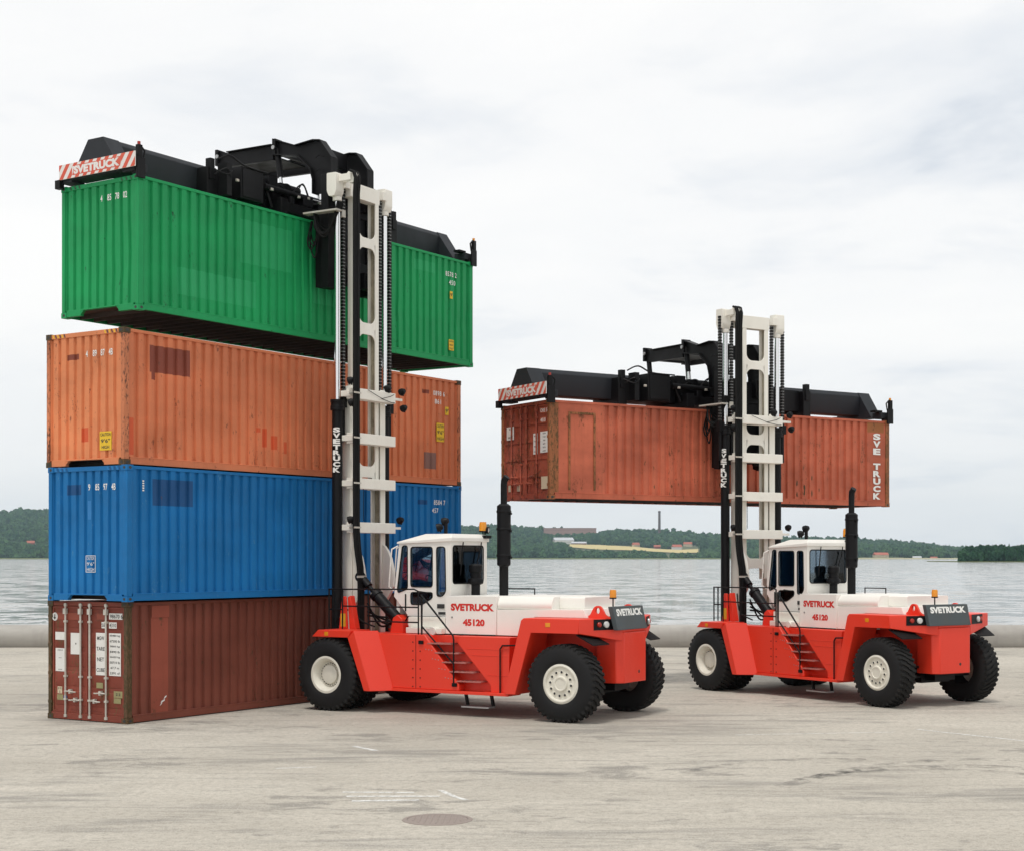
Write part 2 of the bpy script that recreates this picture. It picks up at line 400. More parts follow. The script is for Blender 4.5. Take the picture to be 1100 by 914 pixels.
for pix, wd in (([(368, 850.5), (445, 851)], .10), ([(372, 855), (472, 855)], .12), ([(378, 860), (450, 859)], .14), ([(473, 848.5), (490, 856), (501, 859)], .09),
                ([(296, 825), (340, 823.5)], .07), ([(380, 801), (404, 806)], .12), ([(985, 783), (1105, 796)], .09), ([(790, 789), (960, 786)], .06)):
    strip(pix, wd, .004).build('painted_line', 'road_paint', smooth=False, kind='structure')
for pix, wd in ((bez((840, 845), (960, 806), (1130, 818)), .33), (bez((862, 838), (980, 814), (1130, 827)), .42), (bez((880, 832), (1000, 818), (1140, 835)), .25), (bez((735, 830), (800, 812), (930, 815)), .22)):
    strip(pix, wd, .004).build('tyre_mark', 'tyre_mark', smooth=False, kind='structure')
mh = thing('manhole_cover', 'round rusty iron manhole cover set in the yard in the foreground', 'manhole cover', Matrix.Translation(gp(470, 880)))
m_ = MB(); m_.lathe([(0, .010), (.40, .010), (.41, .004)], (0, 0, 0), (0, 0, 1), 40)
for i in range(-4, 5):
    h = math.sqrt(max(0, .36 ** 2 - (i * .08) ** 2))
    m_.box(i * .08 - .012, i * .08 + .012, -h, h, .009, .014)
M['iron'] = truck_paint('rusty_cast_iron', (.27, .225, .20), .7, .5, (.24, .2, .17), scale=8)
m_.build('lid', 'iron', mh)
m_ = MB(); m_.lathe([(.415, .002), (.415, .008), (.47, .008), (.475, .001)], (0, 0, 0), (0, 0, 1), 40); m_.build('frame', 'iron', mh)

# ------------------------------------------------------------------ the far shore
def interp(t, x):
    if x <= t[0][0]: return t[0][1]
    for (a, b), (c, d) in zip(t, t[1:]):
        if x <= c: return b + (d - b) * (x - a) / (c - a)
    return t[-1][1]
TOP = [(-300, 552), (0, 550), (20, 548), (50, 549), (120, 556), (200, 566), (300, 570), (420, 568), (520, 565), (545, 566), (640, 571), (660, 570), (690, 571), (720, 570), (760, 574), (820, 577), (918, 580), (960, 582), (1000, 586), (1030, 589.5), (1100, 596), (1400, 598)]
D0, D1 = 5000., 7600.
def ridge(px): return max(2, (Y0 - interp(TOP, px)) / F * D1 + CAMH - 17)
def terr(px, d):
    t = (d - D0) / (D1 - D0); r = ridge(px)
    if t <= 0: return ZW + .3
    t = min(t, 1.2)
    return ZW + .5 + r * (t ** 1.15 if t <= 1 else 1 - (t - 1))
def hill_mat():
    m, nt, bs = mat('far_shore_grass')
    a = noise_tex(nt, obj_coords(nt, (.006, .006, .006)), 1, 5, .6)
    c = mixc(nt, ramp(nt, a, [(.4, 0.), (.6, 1.)]), (.055, .075, .03), (.10, .11, .045))
    nt.links.new(c, bs.inputs['Base Color']); bs.inputs['Roughness'].default_value = .95
    return m
M['hill'] = hill_mat()
hm = MB(); cols = list(range(-220, 1420, 10)); rows = [D0 - 10 + i * (D1 * 1.12 - D0) / 26 for i in range(27)]
hm.add([((px - CX) / F * d, d, terr(px, d)) for d in rows for px in cols], [(j * len(cols) + i, j * len(cols) + i + 1, (j + 1) * len(cols) + i + 1, (j + 1) * len(cols) + i) for j in range(len(rows) - 1) for i in range(len(cols) - 1)])
hm.build('hills', 'hill', kind='structure')
def far_pt(px, py):    # where a sight line meets the slope
    for i in range(400):
        d = D0 + i * (D1 - D0) / 400
        if CAMH - (py - Y0) / F * d <= terr(px, d): break
    return Vector(((px - CX) / F * d, d, terr(px, d)))
def field_mat(name, c0, c1):
    m, nt, bs = mat(name)
    a = noise_tex(nt, obj_coords(nt, (.02, .004, .02)), 1, 4, .6)
    nt.links.new(mixc(nt, a, c0, c1), bs.inputs['Base Color']); bs.inputs['Roughness'].default_value = .95
    return m
M['field'] = field_mat('ripe_corn_field', (.55, .44, .20), (.48, .40, .17)); M['beach'] = field_mat('pale_beach_sand', (.44, .40, .27), (.36, .36, .2)); M['reeds'] = field_mat('shore_reeds', (.11, .14, .05), (.16, .18, .07))
def sheet(name, pix_top, pix_bot, mt, lift=3.0):
    mb = MB(); n = len(pix_top); k = 5; vs = []
    for j in range(k + 1):
        for a, b in zip(pix_top, pix_bot):
            p = far_pt(a[0] + (b[0] - a[0]) * j / k, a[1] + (b[1] - a[1]) * j / k); vs.append(p + Vector((0, 0, lift)))
    mb.add(vs, [(j * n + i, j * n + i + 1, (j + 1) * n + i + 1, (j + 1) * n + i) for j in range(k) for i in range(n - 1)])
    mb.build(name, mt, kind='structure')
FIELD_T = [(612, 585), (640, 585.5), (680, 587.5), (705, 590), (730, 591), (750, 590)]; FIELD_B = [(612, 588), (640, 590.5), (680, 591.5), (705, 593), (730, 594.5), (750, 594)]
sheet('field', FIELD_T, FIELD_B, 'field')
mb = MB()
for a, b in ((-220, 905), (905, 1032)):
    xs = list(range(a, b, 25)) + [b]
    vs = []
    for dd, zz in ((D0 - 60, ZW + .2), (D0 - 55, ZW + 3.2), (D0 + 40, ZW + 3.5)): vs += [((px - CX) / F * dd, dd, zz) for px in xs]
    n = len(xs); q = MB(); q.add(vs, [(j * n + i, j * n + i + 1, (j + 1) * n + i + 1, (j + 1) * n + i) for j in range(2) for i in range(n - 1)])
    q.build('reeds' if a < 0 else 'beach', 'reeds' if a < 0 else 'beach', kind='structure')

HBOX = []; HD = []
# far buildings
def plain(name, col, r=.8): 
    M[name] = truck_paint(name, col, r, .2, scale=.2); return name
for n_, c_ in (('far_white_wall', (.72, .70, .66)), ('far_factory_wall', (.36, .22, .19)), ('far_cream_wall', (.62, .52, .36)), ('far_red_wall', (.30, .07, .05)), ('far_brick_wall', (.23, .12, .10)), ('far_tile_roof', (.42, .12, .075)), ('far_grey_roof', (.5, .52, .54)), ('chimney_brick', (.12, .085, .08)), ('far_window', (.05, .06, .07))): plain(n_, c_)
def house(name, px, py, wpx, hpx, wall, roof, label, cat='house', rot=0, flat=False, rows=1):
    HBOX.append((px - wpx / 2 - 1, px + wpx / 2 + 1, py - hpx * .95, py + .3)); p = far_pt(px, py); HD.append(p.y); k = p.y / F; W = wpx * k; Hh = hpx * k; Dp = W * .6
    t = thing(name, label, cat, Matrix.Translation(p) @ Matrix.Rotation(R(rot), 4, 'Z'), 'houses on the far shore' if cat == 'house' else None)
    eave = Hh * (.55 if not flat else .92)
    MB().box(-W / 2, W / 2, -Dp / 2, Dp / 2, -6, eave).build('wall', wall, t, smooth=False)
    if flat: MB().box(-W / 2 - 1, W / 2 + 1, -Dp / 2 - 1, Dp / 2 + 1, eave + .02, Hh).build('roof', roof, t, smooth=False)
    else: MB().prism([(-Dp / 2 - .8, eave - .3), (Dp / 2 + .8, eave - .3), (0, Hh)], 'x', -W / 2 - .6, W / 2 + .6).build('roof', roof, t, smooth=False)
    n = max(2, int(W / 5))
    for j in range(rows):
        for i in range(n):
            x = -W / 2 + (i + .5) * W / n; z = eave * (j + .3) / rows
            MB().box(x - .8, x + .8, -Dp / 2 - .12, -Dp / 2 + .1, z, z + min(1.6, eave * .4 / rows + .5)).build('window', 'far_window', t, smooth=False)
    return t
house('boathouse', 605, 583.5, 21, 6.5, 'far_white_wall', 'far_grey_roof', 'long white hall with pale grey roof above the yellow field', 'hall', 12)
house('farm_building', 622, 585, 16, 3.6, 'far_brick_wall', 'far_grey_roof', 'low brown farm building beside the long white hall', 'farm building', -6)
house('factory', 612, 574, 56, 7.0, 'far_factory_wall', 'far_factory_wall', 'long reddish brick factory on the hazy skyline', 'factory', 0, True, 2)
house('house', 683, 587.6, 7.5, 5.2, 'far_cream_wall', 'far_tile_roof', 'small cream house at the right end of the yellow field', 'house', 20)
house('house', 706, 588.6, 7, 3.6, 'far_red_wall', 'far_tile_roof', 'small red cottage below the tall chimney across the water', 'house', -10)
house('house', 727, 590, 10, 5.5, 'far_white_wall', 'far_tile_roof', 'white house with red roof, left of the pair beside the right mast', 'house', 15)
house('house', 739, 586.6, 9, 4.8, 'far_cream_wall', 'far_tile_roof', 'cream house with red roof, upper of the pair beside the right mast', 'house', -15)
house('house', 33, 585.5, 8, 5, 'far_red_wall', 'far_tile_roof', 'red cottage among the trees left of the blue container', 'house', 10)
house('house', 946, 598.5, 15, 5.5, 'far_cream_wall', 'far_tile_roof', 'pinkish villa with red roof on the shore right of the right exhaust', 'house', 8)
house('house', 985, 600.6, 9, 3.2, 'far_white_wall', 'far_grey_roof', 'low white house on the beach right of the pinkish villa', 'house', 0)
house('house', 1003, 600.6, 7, 2.6, 'far_white_wall', 'far_tile_roof', 'smallest white house on the beach near the wooded point', 'house', 0)
# tree crowns on the far shore: the wood reads as one mass
def ico(sub):
    bm = bmesh.new(); bmesh.ops.create_icosphere(bm, subdivisions=sub, radius=1)
    vs = [v.co.copy() for v in bm.verts]; fs = [tuple(v.index for v in f.verts) for f in bm.faces]; bm.free(); return vs, fs
def crown_variant(seed):
    vs, fs = ico(3); o = Vector((seed * 13.7, seed * 5.1, seed * 7.3)); out = []
    for v in vs:
        k = 1 + .42 * noise.noise(v * 1.7 + o) + .28 * noise.noise(v * 4.1 + o) + .16 * noise.noise(v * 9 + o)
        q = v * k; q.z = q.z * .95; 
        if q.z < -.45: q.z = -.45 + (q.z + .45) * .3
        out.append(q)
    return out, fs
CROWN = [crown_variant(i) for i in range(9)]
def leaf_mat(name, a, b, sc):
    m, nt, bs = mat(name)
    big = noise_tex(nt, obj_coords(nt, (sc, sc, sc)), 1, 3, .6)
    fin = noise_tex(nt, obj_coords(nt, (sc * 9,) * 3), 1, 4, .7)
    c = mixc(nt, ramp(nt, big, [(.35, 0.), (.65, 1.)]), a, b)
    c = mixc(nt, ramp(nt, fin, [(.4, .75), (.6, 0.)]), c, tuple(x * .25 for x in a))
    nt.links.new(c, bs.inputs['Base Color']); bs.inputs['Roughness'].default_value = .9; bs.inputs['Specular IOR Level'].default_value = .1
    return m
M['leaf'] = leaf_mat('far_wood_leaves', (.014, .058, .028), (.075, .155, .055), .02)
M['leaf2'] = leaf_mat('far_shrub_leaves', (.025, .085, .035), (.085, .16, .06), .02)
M['leaf3'] = leaf_mat('island_leaves', (.008, .042, .024), (.035, .095, .04), .06)
def in_field(px, py):
    return 606 < px < 756 and interp(FIELD_T, px) - .5 < py < interp(FIELD_B, px) + 1.5
def wood(name, spots, mt, label):
    V = []; Fc = []
    for x, y, z, r, h in spots:
        vs, fs = CROWN[rnd.randrange(9)]; a = rnd.uniform(0, 6.28); ca, sa = math.cos(a), math.sin(a); o = len(V)
        V += [(x + (v.x * ca - v.y * sa) * r, y + (v.x * sa + v.y * ca) * r, z + (v.z + .5) * h) for v in vs]
        Fc += [(i + o, j + o, k + o) for i, j, k in fs]
    me = bpy.data.meshes.new(name); me.from_pydata(V, [], Fc); me.materials.append(M[mt])
    o = bpy.data.objects.new(name, me); COL.objects.link(o); o['kind'] = 'stuff'; o['label'] = label
    o['category'] = 'wood'
spots = []; shrubs = []
d = D0 + 25
while d < D1 + 60:
    px = -130
    while px < 1040:
        px += rnd.uniform(.55, 1.15) * 11 * 5000 / d * (1 if d > D0 + 200 else .8)
        dd = d + rnd.uniform(-60, 60); z = terr(px, dd); py = Y0 + F * (CAMH - z) / dd
        hh = 20 * rnd.uniform(.7, 1.25)
        pyt = Y0 + F * (CAMH - z - hh) / dd
        if in_field(px, py) or in_field(px, (py + pyt) / 2) or in_field(px, pyt): continue
        rpx = 17 / dd * F
        if any(hd_ + 25 > dd and px + rpx > b[0] and px - rpx < b[1] and pyt < b[3] - .5 and py > b[2] for b, hd_ in zip(HBOX, HD)) and not (py > 596 and False): continue
        if px > 905 and dd < D0 + 260: continue
        if px > 990 and rnd.random() < .3: continue
        (shrubs if (dd < D0 + 500 and 615 < px < 905) else spots).append(((px - CX) / F * dd, dd, z - 1, 17 * rnd.uniform(.7, 1.2) * (.75 if dd < D0 + 500 and 615 < px < 905 else 1), hh * (.62 if dd < D0 + 500 and 615 < px < 905 else 1)))
    d += 95
for k in range(420):
    px = rnd.uniform(608, 905); dd = D0 + 15 + 520 * rnd.random() ** 1.3; z = terr(px, dd); hh = rnd.uniform(7, 15)
    pyt = Y0 + F * (CAMH - z - hh) / dd
    if in_field(px, pyt) and pyt < interp(FIELD_B, px): continue
    if any(hd_ + 20 > dd and px + 2.5 > b[0] and px - 2.5 < b[1] and pyt < b[3] - 1 for b, hd_ in zip(HBOX, HD)): continue
    shrubs.append(((px - CX) / F * dd, dd, z - 1, rnd.uniform(8, 13), hh))
wood('far_wood', spots, 'leaf', 'dark green wood covering the far shore')
wood('shore_shrubs', shrubs, 'leaf2', 'paler green shrubs along the far waterline')
# wooded point at the right, nearer
hd = MB(); pd = 1750.
hp = [(1030, 0), (1045, 1), (1100, 2), (1400, 3)]
spots = []
for row in range(5):
    px = 1031 + row * 2
    while px < 1230:
        px += rnd.uniform(2.0, 5.5)
        dd = pd + 18 + row * 26 + rnd.uniform(-8, 8)
        spots.append(((px - CX) / F * dd, dd, ZW + .5 + row * .4, rnd.uniform(3.6, 6.0), rnd.uniform(9.0, 12.5) * (.75 if row == 0 else 1)))
wood('wooded_point', spots, 'leaf3', 'nearer dark wooded point at the right of the far shore')
hd.prism([((1027 - CX) / F * pd, pd), ((1300 - CX) / F * pd, pd), ((1300 - CX) / F * pd, pd + 190), ((1040 - CX) / F * pd, pd + 190)], 'z', ZW - .5, ZW + .9)
hd.build('headland', 'reeds', kind='structure')

p = Vector(((708.3 - CX) / F * 7000, 7000, terr(708, 7000)))
ch = thing('chimney', 'tall dark factory chimney rising above the far wood', 'chimney', Matrix.Translation(p))
zt = (Y0 - 548.5) / F * 7000 + CAMH - p.z
MB().lathe([(6.6, -8), (5.2, zt), (3.8, zt), (3.8, zt - 3)], (0, 0, 0), (0, 0, 1), 20).build('shaft', 'chimney_brick', ch)
MB().lathe([(5.4, zt - 8), (6.2, zt - 6), (6.2, zt - 3), (5.4, zt - 1.5)], (0, 0, 0), (0, 0, 1), 20).build('rim_band', 'chimney_brick', ch)

# the air
def haze_mat():
    m, nt, bs = mat('haze_air'); nt.nodes.remove(bs)
    v = N(nt, 'ShaderNodeVolumePrincipled'); v.inputs['Color'].default_value = (.62, .80, .95, 1); v.inputs['Density'].default_value = HAZE; v.inputs['Anisotropy'].default_value = 0
    nt.links.new(v.outputs[0], nt.nodes['Material Output'].inputs['Volume']); return m
HAZE = .5 / 14000
if HAZE:
    M['haze'] = haze_mat()
    MB().box(-9500, 9500, -300, 12500, -6.5, 420).build('haze', 'haze', smooth=False, kind='stuff')

# ------------------------------------------------------------------ containers
# local frame: origin at the near bottom corner, x along the length, y across (away), z up
CL, CW_ = 12.192, 2.438
def wave(a, b, period, depth, flats=(), fr=(.50, .575, .925)):
    """break points (pos, depth) of a pressed sheet between a and b"""
    pts = []; x = a
    segs = []
    cur = a
    for f0, f1 in sorted(flats): segs.append((cur, f0)); cur = f1
    segs.append((cur, b))
    pts.append((a, 0))
    for s0, s1 in segs:
        n = max(1, round((s1 - s0) / period)); p = (s1 - s0) / n
        if s1 - s0 < .14: pts += [(s0, 0), (s1, 0)]; continue
        for i in range(n):
            x = s0 + i * p
            pts += [(x, 0), (x + p * fr[0], 0), (x + p * fr[1], depth), (x + p * fr[2], depth)]
        pts.append((s1, 0))
    out = []
    for q in pts:
        if not out or q[0] - out[-1][0] > 1e-4: out.append(q)
    return out
def depth_at(prof, u):
    for (a, da), (b, db) in zip(prof, prof[1:]):
        if u <= b: return da if b - a < 1e-6 else da + (db - da) * (u - a) / (b - a)
    return 0
def sheet_wall(prof, z0, z1, face, patches, extra_z=()):
    """face(u, z, depth) -> point; patches: (u0,u1,z0,z1,material slot)"""
    us = sorted(set([round(p[0], 4) for p in prof] + [round(x, 4) for pa in patches for x in pa[:2] if prof[0][0] < x < prof[-1][0]]))
    zs = sorted(set([z0, z1] + [x for pa in patches for x in pa[2:4] if z0 < x < z1] + [round(z0 + (z1 - z0) * k / 7, 3) for k in range(1, 7)]))
    sd = rnd.uniform(0, 90)
    def dent(u, z):     # years of knocks: the sheet is a few millimetres out of true, with the odd deeper dent
        if z in (z0, z1): return 0
        a_ = noise.noise(Vector((u * 1.1, z * 1.3, sd))); b_ = noise.noise(Vector((u * 3.3, z * 2.7, sd + 9)))
        return .007 * a_ + .006 * b_ + (.018 * max(0, a_ - .35) / .3 if a_ > .35 else 0) + .004
    mb = MB(); vs = [face(u, z, depth_at(prof, u) + dent(u, z)) for z in zs for u in us]; n = len(us)
    for j in range(len(zs) - 1):
        for i in range(n - 1):
            uc, zc = (us[i] + us[i + 1]) / 2, (zs[j] + zs[j + 1]) / 2; mi = 0
            for pa in patches:
                if pa[0] <= uc <= pa[1] and pa[2] <= zc <= pa[3]: mi = pa[4]
            mb.f.append((j * n + i, j * n + i + 1, (j + 1) * n + i + 1, (j + 1) * n + i)); mb.m.append(mi)
    mb.v = [Vector(v) for v in vs]
    return mb
def crests(prof):
    return [(a[0] + b[0]) / 2 for a, b in zip(prof, prof[1:]) if a[1] == 0 and b[1] == 0]
def end_number(t, prof, groups, z, y0, mt, h=.14):
    cs = sorted(crests(prof), reverse=True); k = min(range(len(cs)), key=lambda i: abs(cs[i] - y0))
    for i, g_ in enumerate(groups):
        if k + i >= len(cs): break
        mb = MB(); lettering(mb, g_, .15, (.018, cs[k + i], z), (0, -1, 0), (0, 0, 1), .015, width=.062 * len(g_), height=h)
        mb.build('number_marking', mt, t, smooth=False)
def side_number(t, items, mt):
    for body, u, z, wd, h in items:
        mb = MB(); lettering(mb, body, .15, (u, .0215, z), (1, 0, 0), (0, 0, 1), .012, width=wd, height=h, spacing=1.15)
        mb.build('number_marking', mt, t, smooth=False)
def make_container(name, label, px, h, paint, post, side_paint=None, end='wall', flats=(), patches=(), epatches=(), stext=(), etext=(), group='forty foot shipping containers', tunnel=True, slots=(), textmat='textw', casting=None):
    X, Y, Z, th = px
    mw = Matrix.Translation((X, Y, Z)) @ Matrix.Rotation(R(th), 4, 'Z')
    t = thing(name, label, 'shipping container', mw, group)
    sp = side_paint or paint; cast = casting or post
    slots = list(slots)
    # posts
    for x0, x1, y0, y1 in ((0, .15, 0, .11), (0, .15, CW_ - .11, CW_), (CL - .15, CL, 0, .11), (CL - .15, CL, CW_ - .11, CW_)):
        MB().box(x0 + .004, x1, y0 + .004, y1 - .004, .118, h - .118).build('corner_post', post, t, bevel=.012)
    # castings; dark flat ovals paint the shade of the twistlock holes
    for zc in (0, h - .118):
        for xc in (0, CL - .178):
            for yc in (0, CW_ - .162):
                mb = MB().box(xc - .003, xc + .181, yc - .003, yc + .165, zc, zc + .118)
                ys = yc - .0045 if yc == 0 else yc + .1665
                hole = [(xc + .089 + .04 * math.cos(a * math.pi / 8), zc + .059 + .03 * math.sin(a * math.pi / 8)) for a in range(16)]
                mb.prism(hole, 'y', ys - .001, ys + .001, 1)
                xs = xc - .0045 if xc == 0 else xc + .1825
                hole = [(yc + .081 + .034 * math.cos(a * math.pi / 8), zc + .059 + .03 * math.sin(a * math.pi / 8)) for a in range(16)]
                mb.prism(hole, 'x', xs - .001, xs + .001, 1)
                mb.build('corner_casting', [cast, 'textb'], t)
    # rails
    for y0, y1 in ((.012, .072), (CW_ - .072, CW_ - .012)):
        MB().box(.178, CL - .178, y0, y1, h - .085, h - .02).build('top_rail', sp, t, bevel=.006)
        mb = MB().box(.178, CL - .178, y0 - .006, y1, .02, .165)
        mb.box(.178, CL - .178, y0 - .012 if y0 < 1 else y1 - .02, y0 + .02 if y0 < 1 else y1 + .012, .158, .178)
        mb.build('bottom_rail', sp, t, bevel=.005)
    # long sides
    prof = wave(.15, CL - .15, .283, .055, flats)
    near = lambda u, z, d: (u, .026 + d, z)
    far = lambda u, z, d: (u, CW_ - .020 - d, z)
    z0, z1 = .17, h - .08
    sw = sheet_wall(prof, z0, z1, near, patches).build('side_wall', [sp] + slots, t, angle=22)
    sheet_wall(prof, z0, z1, far, ()).build('side_wall', [sp], t, smooth=False)
    # far end and roof
    eprof = wave(.11, CW_ - .11, .245, .05, (), (.56, .66, .90))
    sheet_wall(eprof, .14, h - .08, lambda u, z, d: (CL - .03 - d, u, z), ()).build('end_wall', paint, t, smooth=False)
    rp = wave(.12, CL - .12, .21, .018)
    mb = MB(); mb.v = [Vector((u, y, h - .028 - d)) for u, d in rp for y in (.05, CW_ - .05)]
    mb.f = [(2 * i, 2 * i + 1, 2 * i + 3, 2 * i + 2) for i in range(len(rp) - 1)]; mb.m = [0] * len(mb.f)
    mb.build('roof', sp, t, smooth=False)
    # underside: floor on cross members
    mb = MB().box(.15, CL - .15, .06, CW_ - .06, .13, .15)
    for i in range(30):
        x = .45 + i * .39; mb.box(x, x + .045, .065, CW_ - .065, .03, .13)
    mb.build('floor_frame', 'dark_under', t, smooth=False)
    # this end
    MB().box(.008, .11, .11, CW_ - .11, h - .11, h - .015).build('end_rail', paint, t, bevel=.006)
    MB().box(CL - .11, CL - .008, .11, CW_ - .11, h - .11, h - .015).build('end_rail', paint, t, bevel=.006)
    MB().box(CL - .11, CL - .008, .165, CW_ - .165, .02, .15).build('end_sill', paint, t, bevel=.006)
    if end == 'wall':
        endf = lambda u, z, d: (.022 + d, u, z)
        sheet_wall(eprof, .155, h - .1, endf, epatches).build('end_wall', [paint] + slots, t, angle=22)
        mb = MB().box(.006, .10, .165, .62, .015, .16); mb.box(.006, .10, CW_ - .62, CW_ - .165, .015, .16); mb.box(.006, .10, .62, CW_ - .62, .13, .16)
        mb.prism([(.62, .13), (.62, .05), (.70, .13)], 'x', .012, .09); mb.prism([(CW_ - .62, .13), (CW_ - .62, .05), (CW_ - .70, .13)], 'x', .012, .09)
        mb.build('end_sill', paint, t, bevel=.005)
        # worn yellow and black chevrons on the top end rail
        if etext: end_number(t, eprof, etext[0], etext[1], etext[2], textmat)
    if stext: side_number(t, stext, textmat)
    return t, prof, eprof

def label_plate(t, name, x, u, z, wd, ht, side, mt, lines=(), tm='textb', frame=None, depth=.0):
    """a flat sheet stuck on the outer ribs; side 's' long side, 'e' end"""
    mb = MB()
    if side == 's': mb.box(u - wd / 2, u + wd / 2, x - .006, x, z - ht / 2, z + ht / 2)
    else: mb.box(x - .006, x, u - wd / 2, u + wd / 2, z - ht / 2, z + ht / 2)
    o = mb.build(name, mt, t, smooth=False)
    if lines:
        tb = MB(); n = len(lines)
        for i, (s, k) in enumerate(lines):
            zz = z + ht / 2 - ht * (i + .5) / n; hh = ht / n * k
            org, ud = ((u, x - .0085, zz), (1, 0, 0)) if side == 's' else ((x - .0085, u, zz), (0, -1, 0))
            if s: lettering(tb, s, hh, org, ud, (0, 0, 1), .015, width=min(wd * .86, hh * .62 * len(s)), height=hh * .72)
        if tb.v: tb.build('lettering', tm, o, smooth=False)
    return o

# green, carried by the front truck
HG = 2.896
t, pr, ep = make_container('shipping_container', 'bright green corrugated container lifted highest, just above the orange one', (-8.648, 33.535, 5.2658 + CAMH, 56.936), HG, 'green', 'green', None, 'wall',
    patches=[(1.2, 3.6, .5, 1.1, 1), (5.6, 7.0, .9, 1.5, 1), (3.1, 4.9, 1.5, 2.5, 1), (9.6, 10.5, 2.35, 2.62, 1)], slots=['green_patch'],
    stext=[('8578 2', 11.2, 2.42, .50, .13), ('450', 11.25, 2.2, .28, .13)], etext=(['4', '85', '78', '02'], 2.50, 1.15))
label_plate(t, 'warning_sticker', .018, 11.2, 1.86, .12, .20, 's', 'yellow', [("9'", .7)])
label_plate(t, 'warning_sticker', .018, 11.2, .5, .22, .29, 's', 'yellow', [('CAUTION', .7), ('HIGH', .7), ('9\'6"', .8)])
def rail_chevrons(t, h, cols, end=True):
    for a, b in [(.2, .62), (CW_ - .62, CW_ - .2)]:
        mb = MB(); n = 6; s = (b - a) / n
        for i in range(n):
            y = a + i * s
            mb.add([(.004, y, h - .10), (.004, y + s * .5, h - .10), (.004, y + s * .95, h - .025), (.004, y + s * .45, h - .025)], [(0, 1, 2, 3)], i % 2)
        mb.build('warning_chevrons', cols, t, smooth=False)
rail_chevrons(t, HG, ['textb', 'green_patch'])
# orange
t, pr, ep = make_container('shipping_container', 'faded orange container with a dark maroon patch and yellow stickers, second from top', (-8.873, 33.243, 1.9622 + CAMH, 57.468), HG, 'orange', 'orange_post', 'orange_side', 'wall', casting='post_brown',
    patches=[(.75, 1.95, 2.02, 2.60, 1), (.80, .95, 1.86, 2.02, 1), (10.45, 10.8, 2.42, 2.52, 1), (4.3, 4.42, .62, 1.05, 2), (4.62, 4.78, .58, .9, 2), (5.0, 5.14, .5, .78, 2), (4.1, 4.2, .95, 1.05, 2), (.15, .33, .22, 1.0, 2), (10.6, 11.15, .42, .86, 3)],
    epatches=[(1.42, 1.82, 2.30, 2.42, 1), (1.12, 1.34, .52, .82, 2)], slots=['maroon', 'orange_patch', 'far_brick_wall'],
    stext=[('0898 6', 11.2, 2.46, .52, .13), ('861', 11.15, 2.24, .28, .13)], etext=(['4', '89', '87', '4B'], 2.40, 1.15))
label_plate(t, 'warning_sticker', .018, 11.25, 1.42, .34, .5, 's', 'yellow', [('CAUTION', .7), ("9'6\"", .85), ('HIGH', .7)])
label_plate(t, 'warning_sticker', .018, 11.55, 2.02, .15, .22, 's', 'yellow', [("9'", .7)])
label_plate(t, 'warning_sticker', .020, .58, .52, .36, .40, 'e', 'yellow', [('CAUTION', .7), ("9'6\"", .85), ('HIGH', .7)])
rail_chevrons(t, HG, ['textb', 'yellow'])
# blue
t, pr, ep = make_container('shipping_container', 'blue corrugated container with darker repainted squares, between orange and brown', (-8.783, 33.139, -.9351 + CAMH, 57.896), HG, 'blue', 'blue', None, 'wall',
    patches=[(.75, 1.95, 2.05, 2.62, 1), (7.3, 7.6, .65, 1.18, 1), (8.25, 8.9, .3, .8, 1), (10.3, 10.65, 2.35, 2.47, 1)], epatches=[(1.42, 1.86, 2.28, 2.50, 1), (1.12, 1.22, 1.75, 2.15, 2)], slots=['blue_patch', 'blue_light'],
    stext=[('8584 7', 11.2, 2.42, .52, .13), ('457', 11.0, 2.2, .28, .13)], etext=(['9', '85', '97', '4B'], 2.44, 1.15))
def outline_label(t, u, z, wd, ht, lines):
    mb = MB()
    for a in ((u - wd / 2, u + wd / 2, z + ht / 2 - .012, z + ht / 2), (u - wd / 2, u + wd / 2, z - ht / 2, z - ht / 2 + .012), (u - wd / 2, u - wd / 2 + .012, z - ht / 2 + .012, z + ht / 2 - .012), (u + wd / 2 - .012, u + wd / 2, z - ht / 2 + .012, z + ht / 2 - .012)):
        mb.box(.015, .019, *a)
    o = mb.build('stencil_frame', 'textw', t, smooth=False); tb = MB()
    for i, s in enumerate(lines): lettering(tb, s, ht / 3, (.0135, u, z + ht / 2 - ht * (i + .5) / len(lines)), (0, -1, 0), (0, 0, 1), 0, width=wd * .75, height=ht * .2)
    tb.build('lettering', 'textw', o, smooth=False)
outline_label(t, 1.12, .8, .3, .36, ['CAUTION', "9'6\"", 'HIGH'])
mb = MB()
for i in range(5): mb.box(.45, .5, .016, .019, 2.55 - i * .05, 2.58 - i * .05)
mb.build('stencil_marks', 'textw', t, smooth=False)
rail_chevrons(t, HG, ['blue_patch', 'blue_light'])
